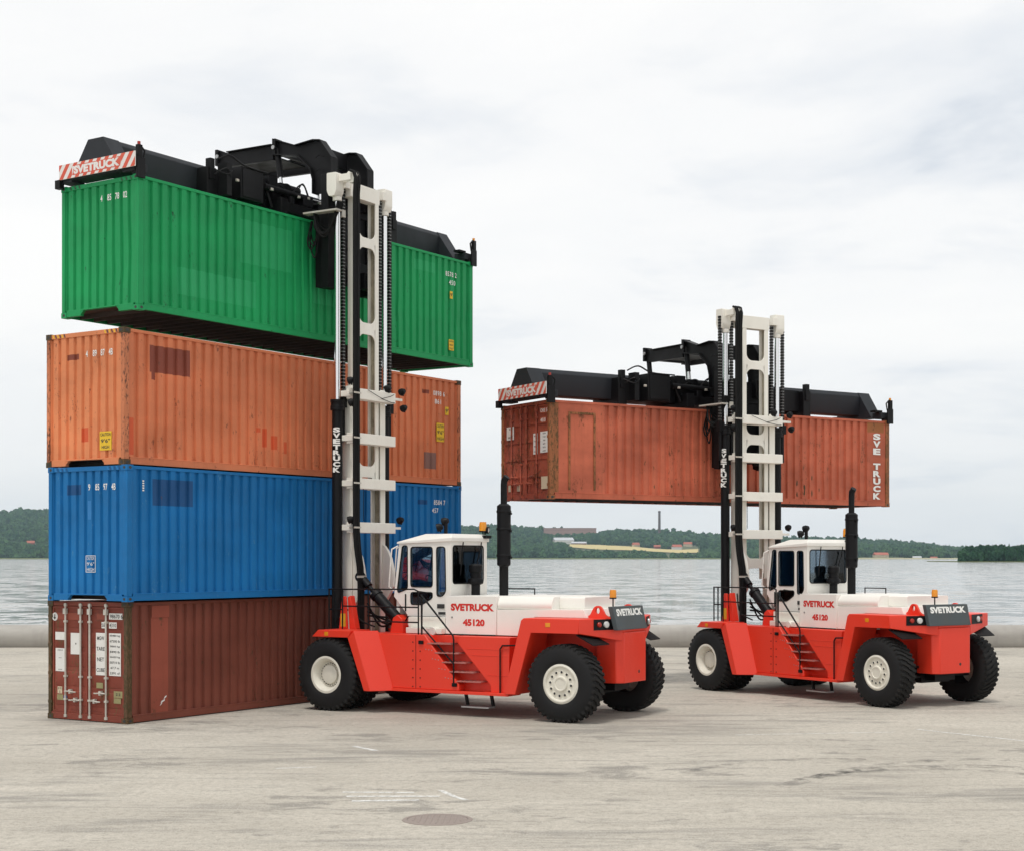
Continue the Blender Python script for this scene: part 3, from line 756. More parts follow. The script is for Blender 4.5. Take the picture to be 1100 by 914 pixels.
# brown with doors
def door_end(t, h, paint, bar, style, barcol):
    """two door leaves in the x=0 end with hinges, locking bars, handles"""
    mid = CW_ / 2; z0, z1 = .16, h - .12
    MB().box(.006, .12, .11, CW_ - .11, .015, .158).build('end_sill', paint, t, bevel=.006)
    leaves = []
    for s in (0, 1):
        y0, y1 = (.12, mid - .008) if s == 0 else (mid + .008, CW_ - .12)
        mb = MB().box(.045, .075, y0, y1, z0, z1)
        fr = .05
        for a in ((y0, y0 + fr, z0, z1), (y1 - fr, y1, z0, z1), (y0 + fr, y1 - fr, z0, z0 + fr), (y0 + fr, y1 - fr, z1 - fr, z1)): mb.box(.028, .0448, *a)
        if style == 'rib':   # five pressed bands with narrow horizontal steps
            for k in range(1, 5):
                z = z0 + (z1 - z0) * k / 5; mb.box(.03, .0446, y0 + fr, y1 - fr, z - .028, z + .028)
        else:
            for k in range(5):
                z = z0 + .1 + (z1 - z0 - .2) * (k + .5) / 5; hh = (z1 - z0 - .2) / 10 - .05
                mb.hexa([(.046, y0 + fr + .03, z - hh), (.046, y1 - fr - .03, z - hh), (.046, y1 - fr - .03, z + hh), (.046, y0 + fr + .03, z + hh), (.036, y0 + fr + .06, z - hh + .02), (.036, y1 - fr - .06, z - hh + .02), (.036, y1 - fr - .06, z + hh - .02), (.036, y0 + fr + .06, z + hh - .02)])
        d = mb.build('door', paint, t, bevel=.004); leaves.append(d)
        yh = y0 + .01 if s == 0 else y1 - .01
        for k in range(4):
            z = z0 + .22 + (z1 - z0 - .44) * k / 3
            MB().box(.002, .028, min(yh, yh + (-.13 if s == 0 else .13)), max(yh, yh + (-.13 if s == 0 else .13)), z - .035, z + .035).build('hinge', bar, d, bevel=.004)
    bars = [(CW_ - .12 - .45, 1), (mid + .18, 1), (mid - .10, 0), (.12 + .50, 0)]
    for y, s in bars:
        mb = MB().cyl((-.012, y, .06), (-.012, y, h - .05), .021, 10)
        for z in (.09, h - .09): mb.box(-.03, .03, y - .035, y + .035, z - .03, z + .03)
        for z in (.45, .95, h - .45): mb.box(-.036, .027, y - .04, y + .04, z - .022, z + .022)
        for z in (h - .2,): mb.box(-.04, .027, y - .03, y + .055, z - .09, z + .03)
        b = mb.build('locking_bar', barcol, leaves[s], bevel=.003)
        if y in (bars[0][0], bars[3][0]): zz, dr = .62, (-1 if s == 1 else 1)
        else: zz, dr = .44, (1 if s == 1 else -1)
        hb = MB().tube([(-.04, y, zz), (-.05, y + dr * .12, zz + .01), (-.045, y + dr * .30, zz - .005), (-.03, y + dr * .34, zz - .005)], .016, 6)
        hb.box(-.05, .027, y + dr * .16 - .03, y + dr * .16 + .03, zz - .04, zz + .05)
        hb.build('handle', barcol, leaves[s])
    return leaves
HB = 2.591
BRP = (-8.842, 33.36, -3.527 + CAMH, 58.4)
t, pr, ep = make_container('shipping_container', 'old brown container with white door bars, standing on the ground at the bottom', BRP, HB, 'door_red', 'post_brown', 'brown', 'door',
    flats=[(.72, 1.22)], patches=[(.72, 1.22, .17, HB - .36, 1)], slots=['brown_light', 'textw'])
mb = MB().box(.72, 1.24, .008, .0195, HB - .36, HB - .1); mb.build('marking_panel', 'brown_light', t, bevel=.004)
lv = door_end(t, HB, 'door_red', 'post_brown', 'flat', 'galv')
FX = .034
PX = lambda px: (137 - px) / (137 - 51.2) * CW_     # picture column on the door end -> metres across
PZ = lambda py: (773.8 - py) / (773.8 - 645.5) * HB
def sticker(name, p0, p1, q0, q1, mt, lines=(), tm='textb', leaf=None):
    return label_plate(leaf or (lv[1] if p0 < 94 else lv[0]), name, FX, (PX(p0) + PX(p1)) / 2, (PZ(q0) + PZ(q1)) / 2, abs(PX(p0) - PX(p1)), abs(PZ(q0) - PZ(q1)), 'e', mt, lines, tm)
sticker('white_sticker', 58.5, 70, 679.5, 688, 'paperw'); sticker('white_sticker', 58.8, 69, 697, 722, 'paperw', [('- - - -', .4), ('', 1), ('- - -', .3), ('', 1), ('', 1), ('- - - -', .3)])
sticker('white_sticker', 75.5, 87, 680, 703, 'paperw', [('', 1), ('-', .3), ('', 1)])
sticker('weight_table', 103, 113.2, 679, 724, 'paperw', [('MGW', .5), ('TARE', .5), ('NET', .5), ('CUBE', .5)])
sticker('weight_table', 117, 129.5, 679, 724, 'paperw', [('30480 kg', .6), ('67200 lb', .6), ('3860 kg', .6), ('8490 lb', .6), ('26620 kg', .6), ('58710 lb', .6), ('67.7 m', .6), ('2391 cf', .6)])
sticker('number_plate', 117, 132.5, 658, 664.5, 'paperw', [('98670 6', .9)]); sticker('number_plate', 109, 113.5, 667.5, 674, 'paperw', [('SE', .8)]); sticker('number_plate', 117, 125, 667.5, 674, 'paperw', [('4310', .9)])
sticker('faded_sticker', 103.5, 110.5, 732, 738, 'olive'); sticker('faded_sticker', 122, 131.5, 740, 747, 'olive', [('= =', .5)]); sticker('faded_sticker', 122, 129.5, 747.5, 753, 'olive')
sticker('faded_sticker', 60.5, 67, 747, 753, 'olive'); sticker('blue_sticker', 68, 71.4, 748, 752, 'blue_light'); sticker('faded_sticker', 61, 66, 738.5, 746, 'far_cream_wall', [('= =', .7), ('=', .7)])
sticker('orange_patch', 60, 85, 658.5, 666, 'brown_light'); sticker('orange_patch', 104, 112, 658.5, 665, 'brown_light')
mb = MB(); c = (FX - .007, PX(58), PZ(663)); mb.lathe([(0, 0), (.09, 0), (.09, .006)], c, (1, 0, 0), 24)
o = mb.build('round_sticker', 'paperw', lv[1], smooth=False); mb = MB(); mb.tube([(FX - .010, PX(58), PZ(663) + .05), (FX - .010, PX(58), PZ(663) - .04)], .010, 6); mb.tube([(FX - .010, PX(58) + .03, PZ(663) - .015), (FX - .010, PX(58), PZ(663) - .05), (FX - .010, PX(58) - .03, PZ(663) - .015)], .009, 6); mb.build('lettering', 'textb', o)
mb = MB()
for u, z, w_, h_ in ((1.05, .42, .12, .05), (1.12, .50, .08, .05), (1.0, .36, .06, .04)):
    mb.prism([(u - w_ / 2, z - h_), (u + w_ / 2, z), (u + w_ / 2, z + h_ * .6), (u - w_ / 2 + .03, z)], 'y', .013, .019)
mb.build('scraped_sticker', 'textw', t, smooth=False)
# salmon, carried by the rear truck
K2 = 1.015
t, pr, ep = make_container('shipping_container', 'salmon red container with rusty ends and white vertical lettering, held by the right truck', (.1146 * K2, 40.318 * K2, 5.048, 32.665), HB, 'rusty_door', 'rusty_post', 'rusty', 'door',
    flats=[(.15, .5), (.62, 1.62), (11.30, 11.98)], patches=[(.62, 1.62, .17, HB - .3, 2), (11.30, 11.98, HB - .38, HB - .08, 1), (.15, .3, .17, HB - .08, 3)], slots=['ochre', 'rusty', 'rusty_post'])
mb = MB(); 
for a in ((.60, .66, .25, HB - .3), (1.40, 1.46, .25, HB - .3), (.66, 1.40, HB - .36, HB - .3)): mb.box(a[0], a[1], .006, .0195, a[2], a[3])
mb.build('marking_panel', 'rusty_post', t, bevel=.003)
for word, off in (('SVE', 0), ('TRUCK', 4)):
    tb = MB()
    for i, ch_ in enumerate(word): lettering(tb, ch_, .3, (11.68, .0145, HB - .50 - (i + off) * .222), (1, 0, 0), (0, 0, 1), .055, width=.30, height=.19)
    tb.build('lettering', 'textw', t, smooth=False)
lv = door_end(t, HB, 'rusty_door', 'rusty_post', 'rib', 'rusty_door')
PX = lambda px: (589.5 - px) / (589.5 - 536.2) * CW_
PZ = lambda py: (536 - py) / (536 - 432) * HB
FX = .029
sticker('white_sticker', 542, 550, 456, 470, 'paperw', [('= =', .5), ('', 1), ('H|H', .9)], leaf=lv[1])
sticker('weight_table', 571.5, 576, 466, 488, 'paperw', [('MGW', .4), ('TARE', .4), ('NET', .4), ('CUBE', .4)], leaf=lv[0]); sticker('weight_table', 579, 587.5, 465, 487, 'paperw', [('32500', .5), ('71650', .5), ('3750', .5), ('8270', .5), ('28750', .5), ('63380', .5)], leaf=lv[0])
sticker('number_plate', 578.5, 587, 440, 446, 'rusty', [('ORE 5', .9)], 'textw', leaf=lv[0]); sticker('number_plate', 579, 585, 450, 456, 'rusty', [('4310', .9)], 'textw', leaf=lv[0])
sticker('faded_sticker', 553.5, 558.5, 519, 526, 'far_cream_wall', leaf=lv[1]); sticker('faded_sticker', 544, 548, 519, 526, 'far_cream_wall', leaf=lv[1]); sticker('faded_sticker', 580, 588, 512, 525, 'far_cream_wall', leaf=lv[0])
# dents and peeled rust spots low on the long side
for u, z, r in ((8.55, .62, .05), (8.9, .5, .06), (8.85, .36, .05), (9.0, .8, .04), (9.2, .34, .05), (8.6, .3, .04), (9.45, .45, .03), (11.75, 1.2, .05), (5.6, .5, .03), (3.4, .4, .03)):
    cc = min(crests(pr), key=lambda q: abs(q - u))
    MB().prism([(cc + r * .6 * rnd.uniform(.6, 1.1) * math.cos(a), z + r * 2 * rnd.uniform(.6, 1.1) * math.sin(a)) for a in [i * .785 for i in range(8)]], 'y', .0205, .0245).build('rust_scab', 'post_brown', t, smooth=False)

# ------------------------------------------------------------------ container lift trucks
# local frame: origin on the ground under the front axle, x forward (to the mast), y to the truck's left (near side), z up
def tyre_mb(c, width, Rr, sgn, rim_r):
    """c: centre of the outer face; sgn +1 when the outer face looks to +y"""
    mb = MB(); w_ = width; s = sgn
    prof = [(rim_r, 0.03), (rim_r + .05, -.005), (rim_r + .14, -.022), (Rr * .80, -.012), (Rr * .91, .02), (Rr * .962, .06), (Rr * .968, w_ * .5), (Rr * .962, w_ - .06), (Rr * .91, w_ - .02), (Rr * .80, w_ + .012), (rim_r + .1, w_ + .015), (rim_r, w_ - .03), (rim_r, .03)]
    mb.lathe([(r, -h * s) for r, h in prof], c, (0, 1, 0), 72)
    n = 38; C = Vector(c)
    def P(r, a, h): return C + Vector((r * math.cos(a), -h * s, r * math.sin(a)))
    for k in range(n):
        for side in (0, 1):
            a0 = 2 * math.pi * (k + .5 * side) / n; da = 2 * math.pi / n * .30
            # a lug: from the shoulder (wraps onto the wall) sweeping in past the middle
            st = [(.015, Rr * .86, Rr * .915, 0), (.028, Rr * .95, Rr * .985, 0), (.06, Rr * .94, Rr * 1.0, .0), (w_ * .3, Rr * .945, Rr * 1.004, .05), (w_ * .56, Rr * .945, Rr * 1.004, .14)]
            rings = []
            for h, r0, r1, sw in st:
                hh = h if side == 0 else w_ - h; a = a0 + sw * (1 if side == 0 else -1) * .9
                t = 1.0 if h > .1 else .9
                rings.append([P(r0, a - da * t, hh), P(r0, a + da * t, hh), P(r1, a + da * .8 * t, hh), P(r1, a - da * .8 * t, hh)])
            vs = [p for r in rings for p in r]; fs = [(0, 1, 2, 3), (16, 17, 18, 19)]
            for i in range(4): fs += [(i * 4 + j, i * 4 + (j + 1) % 4, i * 4 + 4 + (j + 1) % 4, i * 4 + 4 + j) for j in range(4)]
            mb.add(vs, fs, 1)
    return mb
def wheel(t, x, y, sgn, width, Rr, kind):
    rr = .40; c = (x, y, Rr - .012); s = sgn; mb = MB()
    if kind == 'dish':     # deep dual rim
        mb.lathe([(rr + .03, 0.0), (rr - .02, .004 * s), (rr - .045, -.02 * s), (rr - .075, -.06 * s), (rr - .10, -.17 * s), (.285, -.185 * s), (.225, -.185 * s), (.215, -.13 * s), (.195, -.12 * s), (0, -.12 * s)], c, (0, 1, 0), 48)
        for k in range(24):
            a = k * math.pi / 12; q = (x + .255 * math.cos(a), y, c[2] + .255 * math.sin(a))
            mb.lathe([(.020, -.183 * s), (0, -.183 * s)], q, (0, 1, 0), 8, 1)  # flat dark disc, shade of a rim hole put into colour
            a += math.pi / 24; q = (x + .255 * math.cos(a), y, c[2] + .255 * math.sin(a))
            mb.lathe([(.014, -.186 * s), (.014, -.15 * s), (0, -.15 * s)], q, (0, 1, 0), 6)
    else:
        mb.lathe([(rr + .03, -.01 * s), (rr - .012, .010 * s), (rr - .035, .004 * s), (rr - .055, -.030 * s), (rr - .075, -.034 * s), (.17, -.020 * s), (.155, .018 * s), (.13, .02 * s), (.118, .004 * s), (0, .004 * s)], c, (0, 1, 0), 48)
        for k in range(12):
            a = k * math.pi / 6 + .1; q = Vector((x + .255 * math.cos(a), y - .024 * s, c[2] + .255 * math.sin(a)))
            mb.lathe([(.036, -.004 * s), (.036, .010 * s), (.028, .014 * s)], q, (0, 1, 0), 12); mb.lathe([(.028, .009 * s), (0, .009 * s)], q, (0, 1, 0), 12, 1)  # second lathe: dark disc painting the shade inside the hole
    r = mb.build('wheel_rim', ['rim', 'seat_and_hole'], t, angle=40)
    tyre_mb(c, width, Rr, sgn, rr).build('tyre', ['rubber', 'rubber_dusty'], r, angle=30)
def tubes(paths, r, n=8):
    mb = MB()
    for p in paths: mb.tube(p, r, n)
    return mb
def sag(pts, n=5):     # a smooth hose through the points
    P = [Vector(p) for p in pts]; out = []
    for i in range(len(P) - 1):
        a, b, c, d = P[max(i - 1, 0)], P[i], P[i + 1], P[min(i + 2, len(P) - 1)]
        for j in range(n):
            t = j / n; out.append(.5 * (2 * b + (c - a) * t + (2 * a - 5 * b + 4 * c - d) * t * t + (3 * b - a - 3 * c + d) * t ** 3))
    return out + [P[-1]]
def lamp(t, p, d, r=.085, name='work_light', mount=None):
    p = Vector(p); d = Vector(d).normalized(); mb = MB()
    mb.lathe([(0, -.10), (r * .55, -.10), (r * .95, -.03), (r, .04), (r * .9, .045), (0, .03)], p, d, 18)
    mb.tube([p - d * .05, p - d * .05 - Vector((0, 0, r + .03))], .018, 6)
    o = mb.build(name, 'black', t)
    MB().lathe([(r * .86, .034), (r * .5, .045), (0, .05)], p, d, 18).build('lens', 'clear', o)
    return o
def beacon(t, p, h=.16, r=.07, stalk=.12):
    x, y, z = p
    mb = MB().cyl((x, y, z), (x, y, z + stalk), .016, 8); mb.lathe([(0, 0), (r * 1.05, 0), (r * 1.05, .03), (0, .03)], (x, y, z + stalk), (0, 0, 1), 20)
    o = mb.build('beacon', 'black', t)
    zz = z + stalk + .03
    MB().lathe([(r, 0), (r * 1.0, h * .7), (r * .85, h), (0, h * 1.02)], (x, y, zz), (0, 0, 1), 20).build('beacon_lens', 'amber', o)

def make_truck(label, A, th, lift, Hc, cont, size=1.0):
    """lift: how far the inner mast stands out; Hc: top of the carried container; cont: (x, y, z of its near bottom corner, angle)"""
    mw = Matrix.Translation((A[0], A[1], 0)) @ Matrix.Rotation(R(th + 90), 4, 'Z') @ Matrix.Scale(size, 4)
    t = thing('container_lift_truck', label, 'container truck', mw, 'red and white container lift trucks')
    # ---- wheels
    RF = .845
    for s in (1, -1):
        wheel(t, 0, 2.07 * s, s, .5, RF, 'dish'); wheel(t, 0, 1.46 * s, s, .5, RF, 'dish'); wheel(t, -6.0, 1.72 * s, s, .52, RF, 'disc')
    MB().cyl((0, -1.6, RF), (0, 1.6, RF), .26, 20).build('axle', 'black', t)
    mb = MB().cyl((-6, -1.3, RF), (-6, 1.3, RF), .15, 16); mb.box(-6.3, -5.7, -.5, .5, .55, 1.05); mb.cyl((-6.25, -1.2, .72), (-6.25, 1.2, .72), .05, 8)
    mb.tube([(-6.35, 1.2, .95), (-6.35, .4, .95)], .035, 8); mb.build('axle', 'black', t)
    # ---- chassis
    mb = MB()
    mb.box(-5.0, .55, -.93, .93, .62, 1.70)
    mb.box(-4.72, -.9, -1.12, 1.12, .60, 1.775)
    mb.box(-6.6, -4.9, -.58, .58, .95, 1.905)
    mb.box(-6.42, -4.9, -.935, .935, 1.915, 2.20)
    mb.prism([(-3.12, 1.776), (-4.62, 1.776), (-4.60, .567), (-4.14, .567), (-4.13, .72)], 'y', 1.122, 1.53)
    for s in (1, -1):       # walkway rail low along the sides
        mb.box(-4.66, -1.15, min(1.121 * s, 1.66 * s), max(1.121 * s, 1.66 * s), .50, .565)
        mb.box(-4.5, -3.5, min(1.1205 * s, 1.15 * s), max(1.1205 * s, 1.15 * s), .78, .80)
    for zz, xa in ((1.50, -3.5), (1.36, -3.65), (.93, -4.05)): mb.box(-4.6, xa, 1.525, 1.538, zz, zz + .014)
    mb.build('chassis', 'red', t, bevel=.012)
    mb = MB()
    for s in (1, -1):
        y0, y1 = (1.123, 1.62) if s > 0 else (-1.62, -1.123)
        mb.prism([(-1.22, .568), (-.80, 1.79), (-2.44, 1.79), (-3.36, .70), (-3.36, .568)], 'y', y0, y1)
    mb.build('tool_box', 'red', t, bevel=.015)
    mb = MB()
    for x in (-2.20,): mb.box(x - .006, x + .006, 1.6205, 1.6235, .58, 1.78)
    for k in range(6): mb.cyl((-2.32, 1.62, .62 + k * .2), (-2.32, 1.629, .62 + k * .2), .014, 8); mb.cyl((-2.12, 1.62, .62 + k * .2), (-2.12, 1.629, .62 + k * .2), .014, 8)
    mb.build('panel_joint', 'black', t)
    mb = MB()
    for k, z in enumerate((1.44, 1.23, 1.02, .82)):
        xx = -2.44 - (1.79 - z) / 1.09 * .92 
        for dx in (.08, .16, .24): mb.cyl((xx + dx + .02, 1.62, z + dx * .12), (xx + dx + .02, 1.627, z + dx * .12), .012, 6)
    mb.build('bolt', 'steel', t)
    # stairs down the side
    mb = MB(); tr = MB()
    for k in range(5):
        z = 1.60 - k * .205; x = -2.50 - k * .195
        tr.box(x - .66, x - .02, 1.13, 1.63, z - .012, z + .012)
        for j in range(5): tr.box(x - .62 + j * .12, x - .57 + j * .12, 1.14, 1.62, z + .012, z + .022)
        mb.box(x - .04, x - .02, 1.13, 1.615, z - .205, z - .014)
    mb.prism([(-2.36, 1.776), (-3.2, 1.776), (-4.13, .75), (-4.13, .566), (-3.30, .566)], 'y', 1.122, 1.36)
    st = mb.build('stair', 'red', t, bevel=.004)
    tr.build('step', 'tread', st)
    mb = MB()
    for x in (-3.35, -4.02): mb.prism([(x - .03, .52), (x + .03, .52), (x - .03, .24), (x - .09, .24)], 'y', 1.3, 1.36)
    mb.build('drop_step', 'black', t)
    MB().box(-4.10, -3.38, 1.28, 1.56, .20, .235).build('drop_step_tread', 'steel', t)
    # ---- front fenders
    for s in (1, -1):
        def Y(v): return v * s
        mb = MB()
        mb.prism([(.24, 1.86), (.42, 1.70), (-.62, 1.70), (-.70, 1.86)], 'y', min(Y(1.30), Y(2.06)), max(Y(1.30), Y(2.06)))
        hx = [(-1.06, Y(1.15), .50), (-1.06, Y(2.05), .50), (-1.23, Y(2.05), .50), (-1.6, Y(1.625), .50), (-.60, Y(1.15), 1.699), (-.60, Y(2.05), 1.699), (-.78, Y(2.05), 1.86), (-1.16, Y(1.625), 1.86)]
        mb.add(hx[:4] + hx[4:], [(3, 2, 1, 0), (4, 5, 6, 7), (0, 1, 5, 4), (1, 2, 6, 5), (2, 3, 7, 6), (3, 0, 4, 7)])
        f = mb.build('fender', 'red', t, bevel=.012)
        jb = MB(); jb.add([(-1.245, Y(1.83), .54), (-1.257, Y(1.80), .54), (-.92, Y(1.80), 1.60), (-.905, Y(1.83), 1.60)], [(0, 1, 2, 3)])
        MB().box(-.06, .05, min(Y(2.06), Y(2.068)), max(Y(2.06), Y(2.068)), 1.73, 1.82).build('side_reflector', 'amber', f, bevel=.004)
        # deck between fender and chassis
        MB().box(-.95, .40, min(Y(.94), Y(1.295)), max(Y(.94), Y(1.295)), 1.72, 1.78).build('deck_plate', 'red', t, bevel=.005)
        mb = MB().prism([(.14, 1.863), (.05, 2.62), (-.05, 2.62), (-.10, 1.863)], 'y', min(Y(1.34), Y(1.40)), max(Y(1.34), Y(1.40)))
        mb.prism([(-.12, 1.863), (-.07, 2.60), (-.14, 2.64), (-.30, 1.863)], 'y', min(Y(1.16), Y(1.34)), max(Y(1.10), Y(1.34)))
        g_ = mb.build('mast_bracket', 'red', t, bevel=.01)
        if s > 0: MB().box(-.06, .08, 1.401, 1.406, 1.92, 2.22).build('warning_sticker', 'yellow', g_)
    # ---- rear fenders and counterweight
    for s in (1, -1):
        y0, y1 = min(.94 * s, 1.72 * s), max(.94 * s, 1.72 * s)
        mb = MB().prism([(-5.02, 2.17), (-5.08, 2.22), (-6.44, 2.22), (-6.44, 1.91), (-5.27, 1.91), (-4.87, .555), (-4.60, .555)], 'y', y0, y1)
        # corner behind the wheel, cut back towards the counterweight
        a = [(-6.441, 1.72 * s), (-6.90, .56 * s), (-6.441, .56 * s)]
        lo = [1.91, 1.72, 1.72]
        mb.add([(p[0], p[1], z) for p, z in zip(a, lo)] + [(p[0], p[1], 2.22) for p in a], [(0, 1, 2), (3, 4, 5), (0, 1, 4, 3), (1, 2, 5, 4), (2, 0, 3, 5)])
        f = mb.build('fender', 'red', t, bevel=.012)
        MB().box(-5.75, -5.63, min(1.72 * s, 1.728 * s), max(1.72 * s, 1.728 * s), 2.04, 2.13).build('side_reflector', 'amber', f, bevel=.004)
        MB().hexa([(-6.36, 1.68 * s, 1.87), (-6.36, 1.0 * s, 1.87), (-6.80, 1.0 * s, 1.66), (-6.74, 1.62 * s, 1.66), (-6.36, 1.68 * s, 1.89), (-6.36, 1.0 * s, 1.89), (-6.80, 1.0 * s, 1.68), (-6.74, 1.62 * s, 1.68)]).build('mud_flap', 'hose', t)
        # lamp box: flat black plate, the recess shade put into its colour
        q = Vector((-6.90 + .46, 1.72 * s, 0)); e = Vector((-6.90, .56 * s, 0)) - q; L_ = e.length; e.normalize(); nn = Vector((-e.y, e.x, 0)) * (1 if s < 0 else -1)
        if nn.x > 0: nn = -nn
        def B(u, d, z): return q + e * u + nn * d + Vector((0, 0, z))
        mb = MB(); u0, u1 = .42, 1.16
        fr = [(u0, 1.975), (u1, 1.975), (u1, 2.205), (u0, 2.205)]
        mb.add([B(u, d, z) for d in (.002, .010) for u, z in fr], [(0, 1, 2, 3), (4, 5, 6, 7), (0, 1, 5, 4), (1, 2, 6, 5), (2, 3, 7, 6), (3, 0, 4, 7)])
        bx = mb.build('lamp_box', 'black', f)
        for u, m_ in ((.56, 'reddark'), (.76, 'clear')):
            hh = .055 if m_ == 'reddark' else .07
            MB().lathe([(0, .06), (hh * .8, .055), (hh, .04), (hh, .008)], B(u, 0, 2.09), nn, 18).build('tail_light' if m_ == 'reddark' else 'headlight', m_, bx)
        # lifting lug
        yl = .98 if s > 0 else -.45; dxl = -.30
        prof = [(-5.92, 2.221), (-6.52, 2.221), (-6.40, 2.30)] + [(-6.22 + .13 * math.cos(R(k)), 2.36 + .13 * math.sin(R(k))) for k in (20, 50, 70, 90, 110, 130, 160)][::-1] + [(-6.04, 2.30)]
        prof = [(x + dxl, z) for x, z in prof]
        hole = [(-6.22 + dxl + .05 * math.cos(k * math.pi / 6), 2.38 + .07 * math.sin(k * math.pi / 6)) for k in range(12)]
        MB().prism(prof, 'y', yl - .03, yl + .03, 0, [hole]).build('lifting_lug', 'red', t, bevel=.004)
    mb = MB()
    plan = [(-6.3, -.66), (-6.3, .66), (-6.78, .66), (-6.92, .52), (-6.92, -.52), (-6.78, -.66)]
    mb.prism(plan, 'z', .80, 1.905)
    mb.box(-6.905, -6.425, -.559, .559, 1.907, 2.215)
    cw = mb.build('counterweight', 'red', t, bevel=.02)
    MB().box(-6.6, -6.2, -.35, .35, .62, .80).build('tow_hitch', 'black', t)
    MB().cyl((-6.9185, .0 - .18, 1.02), (-6.926, -.18, 1.02), .035, 12).build('tow_pin_hole_disc', 'textb', cw)  # flat dark disc painted in for the shade of a pin hole
    mb = MB().hexa([(-6.86, -.52, 1.965), (-6.86, .92, 1.965), (-6.96, .92, 1.965), (-6.96, -.52, 1.965), (-6.72, -.52, 2.47), (-6.72, .92, 2.47), (-6.84, .92, 2.47), (-6.84, -.52, 2.47)])
    sg = mb.build('sign_panel', 'signgrey', t, bevel=.01)
    n_ = Vector((-.505, 0, -.12)).normalized(); up = Vector((.12, 0, .505)).normalized()
    tb = MB(); lettering(tb, 'SVETRUCK', .2, Vector((-6.84, .2, 2.47)) - up * .13 + n_ * .006, (0, -1, 0), up, .055, width=1.22, height=.16); tb.build('lettering', 'textw', sg, smooth=False)
    beacon(t, (-6.5, .25, 2.222), .17, .075, .40)
    # ---- bonnet
    mb = MB()
    mb.prism([(-4.03, 1.80), (-4.03, 2.37), (-6.22, 2.40), (-6.3, 2.225), (-5.0, 2.225), (-5.0, 1.80)], 'y', -1.1, 1.1)
    mb.prism([(-2.68, 1.80), (-2.68, 2.655), (-4.027, 2.665), (-4.027, 1.80)], 'y', -1.135, 1.135)
    mb.prism(rpoly([(1.07, 2.375), (1.09, 2.50), (.98, 2.665), (-.98, 2.665), (-1.09, 2.50), (-1.07, 2.375)], .05), 'x', -5.42, -4.03)
    mb.prism(rpoly([(.72, 2.385), (.72, 2.66), (-.72, 2.66), (-.72, 2.385)], .05), 'x', -6.05, -5.42)
    bn = mb.build('bonnet', 'white', t, bevel=.018)
    MB().box(-4.02, -2.66, 1.136, 1.146, 1.782, 1.806).build('rubber_seal', 'hose', bn)
    tb = MB(); lettering(tb, 'SVETRUCK', .2, (-3.40, 1.1395, 2.41), (-1, 0, 0), (0, 0, 1), .055, width=1.15, height=.165); lettering(tb, '45120', .2, (-3.44, 1.1395, 2.07), (-1, 0, 0), (0, 0, 1), .055, width=.58, height=.155)
    tb.build('lettering', 'textr', bn, smooth=False)
    MB().cyl((-2.86, 1.133, 2.18), (-2.86, 1.145, 2.18), .022, 10).build('latch', 'steel', bn)
    hb = tubes([[(-3.2, -.7, 2.66), (-3.2, -.7, 2.80), (-3.95, -.7, 2.80), (-3.95, -.7, 2.66)]], .014).build('grab_rail', 'black', bn)
    MB().box(-2.675, -1.7, .80, 1.30, 1.80, 1.93).build('deck_grating', 'mastwhite', t, bevel=.01)
    mb = MB().box(-2.66, -1.65, .97, 1.12, 1.935, 2.17); 
    for k in range(14): mb.box(-2.60 + k * .065, -2.565 + k * .065, 1.12, 1.128, 2.10, 2.16)
    mb.cyl((-2.45, 1.0, 1.86), (-2.45, 1.34, 1.86), .09, 14)
    mb.build('side_tank', 'mastwhite', t, bevel=.012)
    # ---- cab
    YC = .78
    side = [(-1.0, 2.62), (-1.14, 3.84), (-2.52, 3.90), (-2.52, 1.8), (-1.55, 1.8), (-1.4, 2.05), (-1.38, 2.2)]
    win = {'q': [(-1.24, 3.80), (-1.38, 3.80), (-1.385, 2.80), (-1.12, 2.71), (-1.10, 2.80)],
           'd': [(-1.48, 3.77), (-2.08, 3.77), (-2.08, 2.85), (-1.48, 2.85)],
           'n': [(-2.20, 3.77), (-2.43, 3.77), (-2.45, 2.75), (-2.36, 2.64), (-2.21, 2.64)],
           'l': [(-1.48, 2.72), (-2.08, 2.72), (-2.08, 2.60), (-1.80, 2.44), (-1.48, 2.44)]}
    W3 = {k: rpoly(v, .07) for k, v in win.items()}
    FARW = rpoly([(-1.30, 3.78), (-2.44, 3.78), (-2.44, 2.62), (-1.22, 2.62)], .08)
    mb = MB()
    for s in (1, -1):
        mb.prism(side, 'y', min(YC * s, (YC - .06) * s), max(YC * s, (YC - .06) * s), 0, list(W3.values()) if s > 0 else [FARW])
    rw = rrect(-.62, .69, 2.93, 3.80, .08)
    mb.prism([(-YC, 1.8), (YC, 1.8), (YC, 3.90), (-YC, 3.90)], 'x', -2.585, -2.522, 0, [rw])
    # front frame posts and sill
    for y0, y1 in ((-YC + .06, -YC + .12), (YC - .12, YC - .06)): mb.hexa([(-1.02, y0, 2.62), (-1.02, y1, 2.62), (-1.10, y1, 2.62), (-1.10, y0, 2.62), (-1.15, y0, 3.84), (-1.15, y1, 3.84), (-1.23, y1, 3.84), (-1.23, y0, 3.84)])
    mb.box(-1.12, -1.03, -YC + .061, YC - .061, 2.2, 2.75)
    mb.box(-2.52, -1.35, -YC + .061, YC - .061, 1.95, 2.05)
    cab = mb.build('cab', 'white', t, bevel=.008)
    mb = MB()
    E_ = YC + .035
    lo = [(-1.10, E_), (-2.63, E_), (-2.63, -E_), (-1.10, -E_)]; up_ = [(-1.85, E_ - .10), (-2.57, E_ - .10), (-2.57, -E_ + .10), (-1.85, -E_ + .10)]
